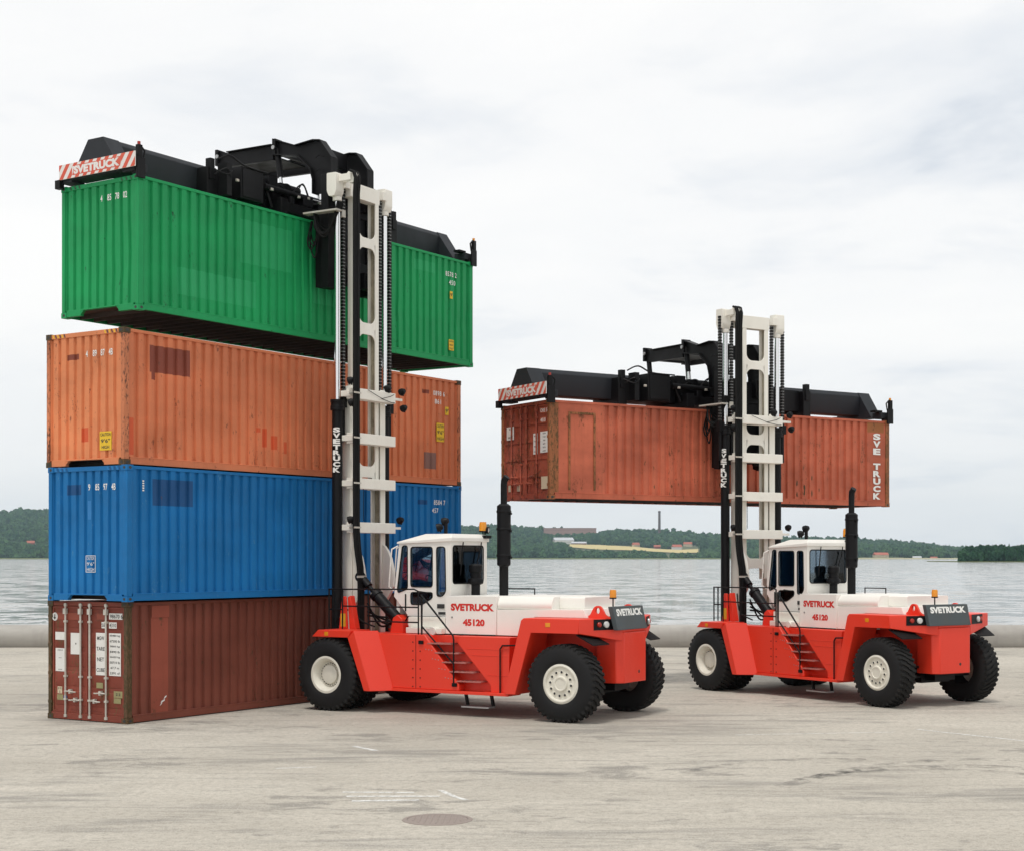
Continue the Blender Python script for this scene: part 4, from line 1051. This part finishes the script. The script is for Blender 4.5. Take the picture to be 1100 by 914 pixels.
    mb.add([(x, y, z) for (x, y), z in zip(lo, (3.84, 3.90, 3.90, 3.84))] + [(x, y, z) for (x, y), z in zip(lo, (3.89, 3.99, 3.99, 3.89))] + [(x, y, 4.075) for x, y in up_],
           [(0, 1, 2, 3), (0, 1, 5, 4), (1, 2, 6, 5), (2, 3, 7, 6), (3, 0, 4, 7), (4, 5, 9, 8), (5, 6, 10, 9), (6, 7, 11, 10), (7, 4, 8, 11), (8, 9, 10, 11)])
    mb.build('cab_roof', 'white', t, bevel=.012)
    for k, v in W3.items():
        MB().prism(v, 'y', YC - .035, YC - .025).build('window', 'glass', cab, smooth=False)
    MB().prism(FARW, 'y', -YC + .025, -YC + .035).build('window', 'glass', cab, smooth=False)
    # rubber seals round the panes
    def seal(loop, ax, a, nm='window_seal'):
        pts = [((p[0], a, p[1]) if ax == 'y' else (a, p[0], p[1])) for p in loop]; pts.append(pts[0]); 
        return MB().tube(pts, .016, 6).build(nm, 'hose', cab)
    for v in W3.values(): seal(v, 'y', YC)
    seal(rw, 'x', -2.585)
    MB().prism(rw, 'x', -2.56, -2.55).build('rear_window', 'glass', cab, smooth=False)
    MB().add([(-1.06, -YC + .12, 2.76), (-1.06, YC - .12, 2.76), (-1.19, YC - .12, 3.83), (-1.19, -YC + .12, 3.83)], [(0, 1, 2, 3)]).build('windscreen', 'glass', cab, smooth=False)
    for y, z, tilt in ((.36, 3.86, .03), (-.42, 3.86, .22)):
        MB().tube([(-2.66, y, z + .03), (-2.63, y, z - .16), (-2.60, y + tilt, z - .74)], .014, 6).build('wiper', 'black', cab)
    mb = MB().box(-2.2, -1.75, -.26, .26, 2.45, 2.6); mb.prism([(-2.15, 2.6), (-2.28, 3.35), (-2.16, 3.35), (-2.02, 2.6)], 'y', -.24, .24); mb.box(-2.1, -1.85, -.15, .15, 2.05, 2.45)
    mb.build('driver_seat', 'seat_and_hole', cab, bevel=.03)
    mb = MB().tube([(-1.35, 0, 2.3), (-1.5, 0, 2.95)], .05, 10)
    mb.lathe([(.17, -.012), (.185, 0), (.17, .012), (.155, 0)], (-1.52, 0, 2.97), (-.8, 0, .6), 24, closed=True); mb.box(-1.3, -1.12, -.5, .5, 2.6, 2.95)
    mb.build('steering_wheel', 'seat_and_hole', cab)
    tubes([[(-1.13, YC + .02, 3.80), (-1.02, YC + .12, 3.72), (-.94, YC + .12, 2.85), (-1.0, YC + .02, 2.75)], [(-1.13, YC - .15, 3.82), (-1.04, YC - .05, 3.74), (-.96, YC - .05, 2.85)]], .016).build('grab_rail', 'white', cab)
    mb = MB().box(-2.42, -2.22, YC + .001, YC + .02, 2.36, 2.46, 0); mb.box(-2.45, -2.25, YC + .001, YC + .015, 2.22, 2.28)
    mb.build('door_handle', 'textb', cab, bevel=.02)
    mb = MB().tube([(-1.35, YC + .03, 2.05), (-1.42, YC + .03, 2.16), (-2.35, YC + .03, 2.16), (-2.5, YC + .02, 2.13), (-2.65, YC + .02, 2.13)], .016, 6); mb.build('grab_rail', 'black', cab)
    MB().box(-2.02, -1.80, YC + .001, YC + .012, 2.05, 2.15).build('warning_sticker', 'yellow', cab)
    MB().tube([(-1.34, YC + .02, 2.28), (-1.34, YC + .02, 2.68)], .016, 6).build('door_lever', 'black', cab)
    for p, d in (((-2.24, .52, 4.36), (1, .15, -.3)), ((-2.16, .64, 4.22), (1, .5, -.3))): lamp(t, p, d, .095)
    MB().tube([(-2.30, .55, 4.06), (-2.30, .55, 4.32)], .045, 10).build('lamp_post', 'black', t)
    beacon(t, (-2.55, -.66, 4.05), .21, .09, .08); lamp(t, (-2.63, -.72, 4.18), (-1, -.3, -.1), .085)
    MB().box(-2.7, -2.5, -.80, -.55, 3.98, 4.05).build('lamp_bracket', 'black', t)
    # ---- exhaust and air intake behind the cab
    mb = MB().lathe([(0, 3.32), (.10, 3.32), (.155, 3.36), (.16, 4.70), (.10, 4.75), (0, 4.75)], (-3.72, .3, 0), (0, 0, 1), 24)
    for z in (3.55, 4.15, 4.55): mb.lathe([(.166, z), (.172, z + .01), (.172, z + .04), (.166, z + .05)], (-3.72, .3, 0), (0, 0, 1), 24)
    for z in (3.5, 4.1, 4.5): mb.box(-3.92, -3.87, .27, .33, z, z + .05)
    ex = mb.build('exhaust', 'black', t)
    MB().tube([(-3.72, .3, 2.62), (-3.72, .3, 3.34)], .105, 16).build('exhaust_pipe', 'hose', ex)
    MB().tube([(-3.72, .3, 4.74), (-3.72, .3, 5.18), (-3.73, .3, 5.28), (-3.80, .3, 5.37)], .075, 14).build('exhaust_tip', 'black', ex)
    mb = MB().lathe([(0, 2.90), (.12, 2.90), (.175, 2.93), (.185, 3.0), (.17, 3.04), (.125, 3.06), (.125, 3.17), (.15, 3.2), (.155, 3.34), (.11, 3.38), (0, 3.38)], (-2.80, .05, 0), (0, 0, 1), 24)
    ai = mb.build('air_intake', 'black', t); MB().tube([(-2.80, .05, 2.60), (-2.80, .05, 2.92)], .105, 16).build('intake_pipe', 'black', ai)
    # ---- railings
    paths = [[(-.06, 1.52, 1.865), (-.06, 1.52, 2.79), (-2.08, 1.52, 2.81), (-2.20, 1.52, 2.76), (-2.20, 1.52, 1.62)], [(-.06, 1.52, 2.40), (-2.20, 1.52, 2.40)], [(-.80, 1.52, 1.9), (-.80, 1.52, 2.79)], [(-.8, 1.52, 2.06), (-2.2, 1.52, 2.06)],
             [(.33, 1.52, 1.865), (.33, 1.52, 2.79), (.33, 1.52, 2.79), (-.06, 1.52, 2.79)], [(.33, 1.52, 2.32), (-.06, 1.52, 2.32)],
             [(.35, 1.36, 1.865), (.35, 1.36, 2.79), (.33, 1.52, 2.79)]]
    tubes(paths, .017).build('railing', 'black', t)
    tubes([[(-2.32, 1.56, 1.60), (-2.32, 1.56, 2.67), (-3.20, 1.62, 1.79), (-3.22, 1.62, 1.70), (-3.22, 1.62, .70)], [(-2.32, 1.56, 1.98), (-3.22, 1.62, 1.16)]], .019).build('handrail', 'black', t)
    for z, x in ((1.62, -2.32), (.70, -3.22)): MB().box(x - .09, x + .03, 1.56, 1.66, z - .04, z + .04).build('rail_foot', 'black', t, bevel=.008)
    tubes([[(-4.95, 1.57, 1.62), (-4.46, 1.57, 1.60), (-4.40, 1.57, 1.52), (-4.40, 1.57, .56)]], .017).build('handrail', 'black', t)

    # ---- mast
    mb = MB()
    ZO0, ZO1 = .45, 7.62
    for s in (1, -1):
        yo, yi = .68 * s, .485 * s; a, b = min(yo, yi), max(yo, yi)
        mb.box(.30, .34, a, b, ZO0, ZO1); mb.box(.575, .615, a, b, ZO0, ZO1)
        mb.box(.3405, .5745, min(yo, yo - .05 * s), max(yo, yo - .05 * s), ZO0, ZO1)
        # foot gussets carrying the tilt pins
        gy0, gy1 = min(.55 * s, .64 * s), max(.55 * s, .64 * s)
        mb.prism([(.298, 3.85)] + [(.298 - .30 * math.sin(R(k)) ** 1.5, 3.85 - .65 * (1 - math.cos(R(k)))) for k in (20, 40, 60, 80)] + [(-.06, 2.95), (.0, 2.75), (.298, 2.3)], 'y', gy0, gy1)
    BARS = (7.41, 6.36, 5.29, 4.24)
    for z in BARS:
        mb.box(.02, .298, -.72, .90, z - .125, z + .125)
        mb.box(.10, .45, .905, .93, z - .07, z + .07); mb.box(.35, .45, .682, .904, z - .06, z + .06)
    mb.box(.33, .58, -.48, .48, .5, .75)
    ma = mb.build('mast', 'mastwhite', t, bevel=.010)
    mb = MB()
    for s in (1, -1): mb.box(.343, .572, min(.622 * s, .628 * s), max(.622 * s, .628 * s), .6, ZO1 - .01)
    mb.build('greasy_rail', 'grease', ma)
    # inner mast
    z0, z1 = 3.0 + lift, 10.25 + lift
    mb = MB()
    for s in (1, -1):
        yo, yi = .47 * s, .33 * s; a, b = min(yo, yi), max(yo, yi)
        mb.box(.345, .38, a, b, z0, z1); mb.box(.55, .585, a, b, z0, z1); mb.box(.3805, .5495, min(yo, yo - .04 * s), max(yo, yo - .04 * s), z0, z1)
    # ladder plates with round corners between the posts
    def plate(za, zb, r=.2):
        y = .329
        pts = [(-y, zb - r), (-y, za + r)]
        pts += [(-y + r - r * math.cos(R(k)), za + r - r * math.sin(R(k))) for k in (15, 30, 45, 60, 75, 90)]
        pts += [(y - r + r * math.sin(R(k)), za + r - r * math.cos(R(k))) for k in (0, 15, 30, 45, 60, 75)]
        pts += [(y, za + r), (y, zb - r)]
        pts += [(y - r + r * math.cos(R(k)), zb - r + r * math.sin(R(k))) for k in (15, 30, 45, 60, 75, 90)]
        pts += [(-y + r - r * math.sin(R(k)), zb - r + r * math.cos(R(k))) for k in (0, 15, 30, 45, 60, 75)]
        mb.prism(pts, 'x', .35, .375)
    plate(z1 - 1.16, z1 - 1.40); plate(z1 - 3.22, z1 - 3.50); plate(z0 + .57, z0 + .30)
    mb.box(.34, .60, -.50, .66, z1 - .27, z1 + .08)
    im = mb.build('inner_mast', 'mastwhite', t, bevel=.008)
    mb = MB()
    for s in (1, -1): mb.box(.382, .548, min(.422 * s, .428 * s), max(.422 * s, .428 * s), z0 + .02, z1 - .28)
    mb.build('greasy_rail', 'grease', im)
    for s in (1, -1):   # cylinder heads and chain sheaves on top
        a, b = min(.84 * s, 1.14 * s), max(.84 * s, 1.14 * s)
        mb = MB().prism(rpoly([(.42, z1 + .22), (.42, z1 - .2), (.48, z1 - .33), (.64, z1 - .33), (.70, z1 - .2), (.70, z1 + .22)], .03), 'y', a, b)
        mb.box(.36, .58, min(.662 * s, .84 * s), max(.662 * s, .84 * s), z1 - .1, z1 + .10)
        if s > 0: mb.lathe([(0, -.06), (.15, -.06), (.15, .06), (0, .06)], (.10, .93, z1 + .10), (0, 1, 0), 24); mb.box(.08, .43, .83, .87, z1 + .02, z1 + .18); mb.box(.08, .43, .99, 1.03, z1 + .02, z1 + .18)
        mb.build('cylinder_head', 'mastwhite', im, bevel=.012)
        # lift cylinder
        cx, cy = .53, .95 * s
        mb = MB().lathe([(0, .55), (.125, .55), (.125, 7.02), (.165, 7.02), (.165, 7.12), (.15, 7.13), (.15, 7.20), (.165, 7.21), (.165, 7.27), (.09, 7.27), (0, 7.27)], (cx, cy, 0), (0, 0, 1), 28)
        lc = mb.build('lift_cylinder', 'black', t)
        MB().cyl((cx, cy, 7.26), (cx, cy, z1 - .32), .070, 20).build('piston_rod', 'chrome', lc)
        MB().lathe([(.1, z1 - .43), (.11, z1 - .42), (.11, z1 - .33)], (cx, cy, 0), (0, 0, 1), 20).build('rod_collar', 'mastwhite', lc)
        if s > 0:
            tb = MB(); vd = Vector((-.5, .866, 0)).normalized()
            for i, c in enumerate('SVETRUCK'):
                lettering(tb, c, .2, Vector((cx, cy, 6.55 - i * .135)) + vd * .13, (-.866, -.5, 0), (0, 0, 1), .055, width=.17, height=.118)
            tb.build('lettering', 'textw', lc, smooth=False)
        # leaf chains, one on each side of the cylinder
        for yy in ((.74,) if s > 0 and lift > 0 else (.74 * s, 1.15 * s)):
            xx = .52; za = 7.35; zc = z1 + .02; mb = MB()
            while zc > za:
                mb.box(xx - .042, xx + .042, yy - .042, yy + .042, zc - .054, zc); mb.box(xx - .028, xx + .028, yy - .046, yy + .046, zc - .074, zc - .062, 1); zc -= .082
            mb.box(xx - .022, xx + .022, yy - .022, yy + .022, za, z1)
            mb.build('lift_chain', ['chain', 'steel'], t, smooth=False)
            mb = MB().tube([(xx, yy, za + .02), (xx, yy, 6.3)], .05, 10); mb.box(xx - .08, xx + .08, yy - .08, yy + .08, za - .25, za - .001)
            mb.build('chain_anchor', 'black', t)
        # tilt cylinder
        p0, p1 = Vector((.02, .56 * s, 3.07)), Vector((-1.18, .78 * s, 2.02)); p0.y = .72 * s
        d = (p1 - p0).normalized()
        mb = MB().tube([p0 + d * .62, p0 + d * .64, p1], .135, 18); mb.lathe([(.12, .60), (.155, .60), (.155, .70), (.12, .70)], p0, d, 20)
        tc_ = mb.build('tilt_cylinder', 'black', t)
        mb = MB().tube([p0 + d * .1, p0 + d * .63], .055, 12); tc2 = mb.build('piston_rod', 'black', tc_)
        mb = MB().lathe([(0, -.07), (.11, -.07), (.11, .07), (0, .07)], p0, (0, 1, 0), 18); mb.tube([p0, p0 + d * .35], .10, 12); mb.build('rod_eye', 'black', tc_)
        MB().cyl(p0 + Vector((0, .07 * s, 0)), p0 + Vector((0, .10 * s, 0)), .04, 12).build('pin', 'steel', tc_)
        MB().prism([(-.98, 1.7), (-1.38, 1.7), (-1.34, 2.1), (-1.2, 2.2), (-1.08, 2.12)], 'y', min(.62 * s, .94 * s), max(.62 * s, .94 * s)).build('cylinder_bracket', 'red', t, bevel=.01)
    # hose bundle down the back of the left post
    mb = MB()
    for k in range(4):
        y = .84 + k * .064; x = -.02 - .008 * (k % 2)
        mb.tube([(.10, y, z1 + .24), (.0, y, z1 + .20), (x - .03, y, z1 + .05), (x, y, z1 - .3), (x, y, 4.15), (x - .02, y - .02, 3.75), (x - .05, y - .08, 3.3), (x - .06, y - .10, 2.9), (x - .06, y - .10, 1.8)], .031, 8)
    hs = mb.build('hose_bundle', 'hose', t)
    for z in BARS: MB().box(-.066, -.054, .80, 1.08, z - .02, z + .02).build('hose_clip', 'galv', hs)
    MB().box(-.12, -.105, .68, 1.02, 3.05, 3.10).build('hose_clip', 'galv', hs)
    mb = MB()
    for k in range(4):
        y = .5 - k * .25
        mb.tube(sag([(-.10, .6, 2.45 - k * .1), (-.36, y * .6 + .2, 1.93 + .05 * k), (-.7, y, 1.97), (-.95, y, 2.2 - .06 * k), (-1.15, y * .9, 1.9)]), .024, 7)
    mb.tube(sag([(.1, 1.1, 2.3), (.42, 1.15, 2.0), (.15, 1.2, 1.8)]), .02, 7); mb.tube(sag([(.2, .8, 2.6), (-.1, .95, 2.1), (-.5, .85, 1.9)]), .02, 7)
    mb.build('hydraulic_hose', 'hose', t)
    tubes([[(-.01, .45, 7.52), (-.02, .2, 7.44), (-.02, -.1, 7.36), (-.02, -.45, 7.44), (-.02, -.6, 7.50)], [(.0, -.1, 7.36), (.0, -.5, 7.30), (.0, -.66, 7.30)], [(.03, .58, 5.2), (.03, .58, 4.4)]], .008, 5).build('cable', 'hose', t)
    # lamps on the cross bars
    mb = MB().box(.06, .12, -1.06, -.70, 7.38, 7.44); mb.box(.06, .12, -1.0, -.70, 4.22, 4.28); mb.box(.1, .16, .931, 1.06, 7.38, 7.42); mb.box(.1, .16, .931, 1.06, 4.22, 4.26)
    mb.build('lamp_bracket', 'mastwhite', t)
    for p, d in (((.02, -.98, 7.60), (1, -.2, -.3)), ((.0, -1.02, 7.20), (1, -.2, -.4)), ((.06, -.96, 4.44), (1, -.2, -.3)), ((.12, 1.0, 7.70), (1, .3, -.3)), ((.08, 1.02, 7.18), (1, .3, -.4)), ((.10, 1.02, 4.42), (1, .3, -.3)), ((.04, -.4, 7.63), (1, 0, -.2))): lamp(t, p, d, .09)

    # ---- carriage on the mast
    H = Hc / size
    mb = MB()
    for s in (1, -1):
        a, b = min(.60 * s, .95 * s), max(.60 * s, .95 * s)
        mb.box(.80, 1.02, a, b, H - 1.72, H + 1.0)
        mb.prism([(1.021, H + .1), (1.30, H + .1), (1.30, H - 1.66), (1.06, H - 1.72), (1.021, H - 1.72)], 'y', min(.72 * s, .80 * s), max(.72 * s, .80 * s))
        mb.box(.615, .80, min(.26 * s, .60 * s), max(.26 * s, .60 * s), H - 1.6, H - 1.2); mb.box(.615, .80, min(.26 * s, .60 * s), max(.26 * s, .60 * s), H + .3, H + .8)
    mb.box(.80, 1.0, -.60, .60, H - 1.55, H - .95); mb.box(.80, 1.0, -.60, .60, H + .15, H + .75); mb.box(.85, .93, -.60, .60, H - .95, H + .15)
    ca = mb.build('carriage', 'black', t, bevel=.012)
    mb = MB().box(.35, 1.35, 1.00, 1.22, H + .03, H + .07); mb.build('step_plate', 'galv', ca)
    mb = MB()
    hr = random.Random(11)
    for k in range(5):
        a = .97 + .05 * k; q = lambda: hr.uniform(-.06, .06)
        mb.tube(sag([(1.1 + q(), a, H + .02), (.98 + q(), a + .04, H - .22 - .05 * k + q()), (.75, a + q(), H - .30 - .06 * k), (.52, a - .05, H - .12 + q()), (.44, a - .12, H + .28)]), .022, 7)
    for k in range(4): q = lambda: hr.uniform(-.07, .07); mb.tube(sag([(1.28 + q(), .98, H - .1), (1.33, 1.0 + q(), H - .40 - .09 * k), (1.16 + q(), 1.02, H - .62 - .10 * k + q()), (1.02, .99, H - .25 + q())]), .018, 7)
    mb.build('hydraulic_hose', 'hose', ca)
    MB().box(.45, .55, .72, .86, H - .06, H + .12).build('sensor_box', 'galv', ca, bevel=.01)
    for s in (1, -1):       # goose-neck arms over the container
        a, b = min(.60 * s, .86 * s), max(.60 * s, .86 * s)
        outer = [(x, H + z) for x, z in ((.80, .995), (.80, 1.42), (1.14, 1.87), (1.36, 1.90), (1.92, 1.84), (2.60, 2.08))]
        inner = [(x, H + z) for x, z in ((2.60, 1.70), (1.84, 1.60), (1.44, 1.22), (1.36, .95), (1.36, .6))]
        pr_ = outer + inner + [(1.02, H + .6), (1.02, H + .995)]
        mb = MB().prism(pr_, 'y', min(.70 * s, .76 * s), max(.70 * s, .76 * s))
        for seq in (outer, inner):
            for (x0, q0), (x1, q1) in zip(seq, seq[1:]):
                d = Vector((x1 - x0, q1 - q0)).normalized(); n2 = Vector((d.y, -d.x)) * .014
                mb.hexa([(x0 - n2.x, a, q0 - n2.y), (x1 - n2.x, a, q1 - n2.y), (x1 - n2.x, b, q1 - n2.y), (x0 - n2.x, b, q0 - n2.y), (x0 + n2.x, a, q0 + n2.y), (x1 + n2.x, a, q1 + n2.y), (x1 + n2.x, b, q1 + n2.y), (x0 + n2.x, b, q0 + n2.y)])
        mb.box(2.50, 2.60, a - .002, b + .002, H + 1.69, H + 2.08)
        ar = mb.build('gooseneck_arm', 'black', ca, bevel=.004, angle=12)
        mb = MB().prism([(2.62, H + 1.95), (4.05, H + 1.93), (4.42, H + 2.04), (4.42, H + 1.64), (4.2, H + 1.60), (2.62, H + 1.58)], 'y', min(.68 * s, .80 * s), max(.68 * s, .80 * s))
        mb.box(2.62, 4.06, min(.58 * s, .88 * s), max(.58 * s, .88 * s), H + 1.935, H + 1.96)
        mb.box(4.34, 4.42, min(.58 * s, .88 * s), max(.58 * s, .88 * s), H + 1.64, H + 2.04); mb.build('top_beam', 'black', ca, bevel=.005, angle=12)
        mb = MB()
        for k, z in enumerate((1.45, 1.12)): mb.tube([(1.0, b + .004 if s > 0 else a - .004, H + z), (1.12, b + .02 if s > 0 else a - .02, H + z + .05), (1.24, b + .004 if s > 0 else a - .004, H + z)], .012, 5)
        mb.build('hose_clip', 'black', ar)
        for x in (2.54, 4.34):
            mb = MB().cyl((x, .73 * s, H + 1.85), (x - .1, .73 * s, H + 1.15), .075, 14)
            hc = mb.build('hanger_cylinder', 'black', ca); MB().cyl((x - .1, .73 * s, H + 1.16), (x - .16, .73 * s, H + .72), .045, 12).build('piston_rod', 'chrome', hc)
            MB().cyl((x, .87 * s, H + 1.86), (x, .905 * s, H + 1.86), .05, 12).build('pin', 'steel', hc)
    mb = MB().box(1.40, 1.52, -.598, .598, H + 1.45, H + 1.85); mb.box(2.46, 2.6, -.54, .54, H + 1.72, H + 1.96); mb.box(4.2, 4.32, -.66, .66, H + 1.66, H + 1.92)
    mb.box(2.7, 4.1, -.55, .55, H + 1.70, H + 1.73); mb.tube([(1.5, -.58, H + 1.6), (2.5, .5, H + 1.8)], .05, 8); mb.tube([(1.5, .58, H + 1.6), (2.5, -.5, H + 1.8)], .05, 8)
    mb.build('cross_member', 'black', ca, bevel=.008)

    # ---- spreader, laid out on the container it holds
    cX, cY, cZ, cth = cont
    T = mw.inverted() @ Matrix.Translation((cX, cY, Hc)) @ Matrix.Rotation(R(cth), 4, 'Z')
    vm = CW_ / 2
    gap = .20
    # telescoping box beam
    mb = MB(T); mb.prism(rpoly([(vm - .26, gap), (vm - .30, .78), (vm - .20, .90), (vm + .20, .90), (vm + .30, .78), (vm + .26, gap)], .02), 'x', .16, CL - .16)
    sb = mb.build('spreader_beam', 'grey', t, bevel=.01)
    mb = MB(T); mb.prism([(vm - .42, gap - .02), (vm - .42, .80), (vm + .42, .80), (vm + .42, gap - .02)], 'x', 2.9, CL - 2.9)
    for u in (2.62, CL - 2.9): mb.box(u, u + .28, vm - .62, vm + .62, .04, .78); mb.box(u + .06, u + .2, vm - .66, vm - .5, .5, .98)
    mb.box(4.7, 4.95, .25, CW_ - .25, .06, .42); mb.box(CL - 4.95, CL - 4.7, .25, CW_ - .25, .06, .42)
    mb.box(4.95, CL - 4.95, .30, .42, .12, .36); mb.box(4.95, CL - 4.95, CW_ - .42, CW_ - .30, .12, .36)
    for u in (5.1, 6.1, 7.1): mb.box(u, u + .10, .30, vm, .15, .52)
    mb.build('spreader_frame', 'black', t, bevel=.008)
    # equipment on the near side of the frame
    mb = MB(T).box(3.40, 4.15, .30, .78, .16, .90); mb.box(3.45, 4.10, .275, .2995, .2, .86)
    cb = mb.build('control_box', 'black', t, bevel=.015)
    mb = MB(T)
    mb.tube([(4.3, .42, .62), (5.9, .42, .60)], .075, 12); mb.tube([(4.4, .6, .9), (4.7, .55, .2)], .05, 8)
    mb.lathe([(0, 0), (.12, 0), (.12, .35), (0, .35)], (5.2, .50, .72), (1, 0, 0), 14); mb.box(4.5, 4.8, .45, .7, .7, .92); mb.box(5.6, 5.95, .35, .7, .4, .66); mb.box(2.95, 3.1, .3, .6, .15, .9); mb.box(4.95, 5.2, .5, .8, .45, .85)
    hr = random.Random(3)
    for k in range(6):
        u = 4.0 + k * .30 + hr.uniform(-.1, .1); v0 = hr.uniform(.32, .6); zt_ = hr.uniform(.72, 1.0); pts = []
        for i in range(9):
            q = i / 8; pts.append((u + q * .75, v0 + .1 * math.sin(3 * q + k), .45 + (zt_ - .45) * math.sin(math.pi * (.15 + .8 * q)) ))
        mb.tube(sag(pts, 3), .018, 6)
    mb.tube(sag([(2.8, .45, .95), (3.1, .35, 1.08), (3.5, .28, .92), (4.3, .30, .90)]), .022, 6); mb.tube(sag([(2.75, .5, .6), (2.95, .3, .75), (3.1, .32, .5)]), .018, 6); mb.tube(sag([(2.7, .48, .72), (2.9, .26, .6), (3.12, .3, .72)]), .016, 6)
    mb.build('hydraulic_valve', 'black', t)
    MB(T).tube([(4.9, .40, .60), (6.3, .40, .59)], .04, 12).build('piston_rod', 'chrome', t)
    mb = MB(T)
    for u in (4.45, 5.4, 5.75, 6.2, 3.3): mb.box(u, u + .08, .33, .38, .5 + .1 * (u % 1), .56 + .1 * (u % 1))
    mb.build('hose_fitting', 'galv', t, bevel=.006)
    MB(T).tube([(3.0, .44, .70), (3.06, .33, .62), (3.0, .36, .50)], .018, 6).build('cable', 'yellow', t)
    for e in (0, 1):
        def U(u): return u if e == 0 else CL - u
        mb = MB(T)
        a, b = sorted((U(-.10), U(.34)))
        mb.prism([(vm - .80, .10), (vm - .24, .90), (vm + .24, .90), (vm + .80, .10)], 'x', a, b)
        a, b = sorted((U(-.06), U(.30))); mb.box(a, b, .05, vm - .80, .06, .24); mb.box(a, b, vm + .80, CW_ - .05, .06, .24)
        eb = mb.build('end_beam', 'grey', t, bevel=.008)
        for yc in (-.02, CW_ - .12) if e == 0 else (-.02,):
            sg_ = 1 if yc > 1 else -1
            if yc > 1:
                MB(T).box(-.15, -.02, yc, yc + .16, -.06, .13).build('corner_guide', 'black', t, bevel=.006); continue
            a, b = sorted((U(-.09), U(.14)))
            mb = MB(T); y0, y1 = sorted((yc, yc + .06 * sg_)); y0 = yc if sg_ > 0 else yc - .06
            mb.box(a, b, min(yc, yc + .05 * sg_), max(yc, yc + .05 * sg_), -.10, .34)
            mb.box(*sorted((U(-.06), U(.06))), min(yc, yc + .05 * sg_) - (.04 if sg_ > 0 else 0), max(yc, yc + .05 * sg_) + (.04 if sg_ < 0 else 0), .34, .60)
            mb.box(*sorted((U(-.02), U(.16))), *sorted((yc - .02 * sg_, yc - .2 * sg_)), .005, .10)
            mb.tube([(U(.12), yc, .3), (U(.16), yc, .5), (U(.02), yc, .62)], .02, 6)
            gd = mb.build('corner_guide', 'black', t, bevel=.006)
            MB(T).lathe([(.035, 0), (.035, .07), (0, .075)], (U(.0), yc, .60), (0, 0, 1), 12).build('lamp', 'reddark' if e == 0 else 'amber', gd)
        if e == 0:
            # striped board across the end
            b0, b1, c0, c1 = -.06, CW_ - .10, .12, .44
            bd = MB(T).box(-.145, -.125, b0, b1, c0, c1).build('warning_board', 'stripe_white', t)
            def clip(poly, f):
                o = []
                for i, p in enumerate(poly):
                    q = poly[i - 1]; fp, fq = f(p), f(q)
                    if (fp >= 0) != (fq >= 0): k = fq / (fq - fp); o.append((q[0] + (p[0] - q[0]) * k, q[1] + (p[1] - q[1]) * k))
                    if fp >= 0: o.append(p)
                return o
            sm = MB(T); Lb = b1 - b0; hb_ = c1 - c0
            def add_clip(poly, x0, x1, z0, z1, x):
                for f in (lambda p: p[0] - x0, lambda p: x1 - p[0], lambda p: p[1] - z0, lambda p: z1 - p[1]): poly = clip(poly, f) if poly else poly
                if len(poly) > 2: sm.add([(x, b1 - p[0], c0 + p[1]) for p in poly], [tuple(range(len(poly)))])
            pw = .25
            for k in range(-2, 13):
                x0 = k * pw; q = [(x0, 0), (x0 + pw * .5, 0), (x0 + pw * .5 + hb_ * .72, hb_), (x0 + hb_ * .72, hb_)]
                add_clip(q, 0, .42, 0, hb_, -.1468); add_clip(q, Lb - .42, Lb, 0, hb_, -.1468)
                add_clip(q, .421, Lb - .421, 0, .07, -.1468); add_clip(q, .421, Lb - .421, hb_ - .07, hb_, -.1468)
            add_clip([(.43, .055), (Lb - .46, .055), (Lb - .40, hb_ - .055), (.49, hb_ - .055)], 0, Lb, 0, hb_, -.1474)
            sm.build('warning_stripes', 'stripe_red', bd, smooth=False)
            tb = MB(T); lettering(tb, 'SVETRUCK', .2, (-.149, b1 - Lb * .5, (c0 + c1) / 2), (0, -1, 0), (0, 0, 1), .06, width=1.45, height=.18); tb.build('lettering', 'stripe_white', bd, smooth=False)
        else:
            MB(T).box(CL - .5, CL - .2, .1, .3, .245, .30).build('sensor_box', 'black', eb)
    return t

make_truck('front red and white container truck lifting the green container beside the stack', (-4.009, 38.093), 60, 2.17, 5.2658 + CAMH + HG, (-8.648, 33.535, 0, 56.936))
make_truck('rear red and white container truck on the right holding up the salmon container', (5.97, 43.0), 33.5, 0.0, 5.048 + HB, (.1146 * K2, 40.318 * K2, 0, 32.665), .98)
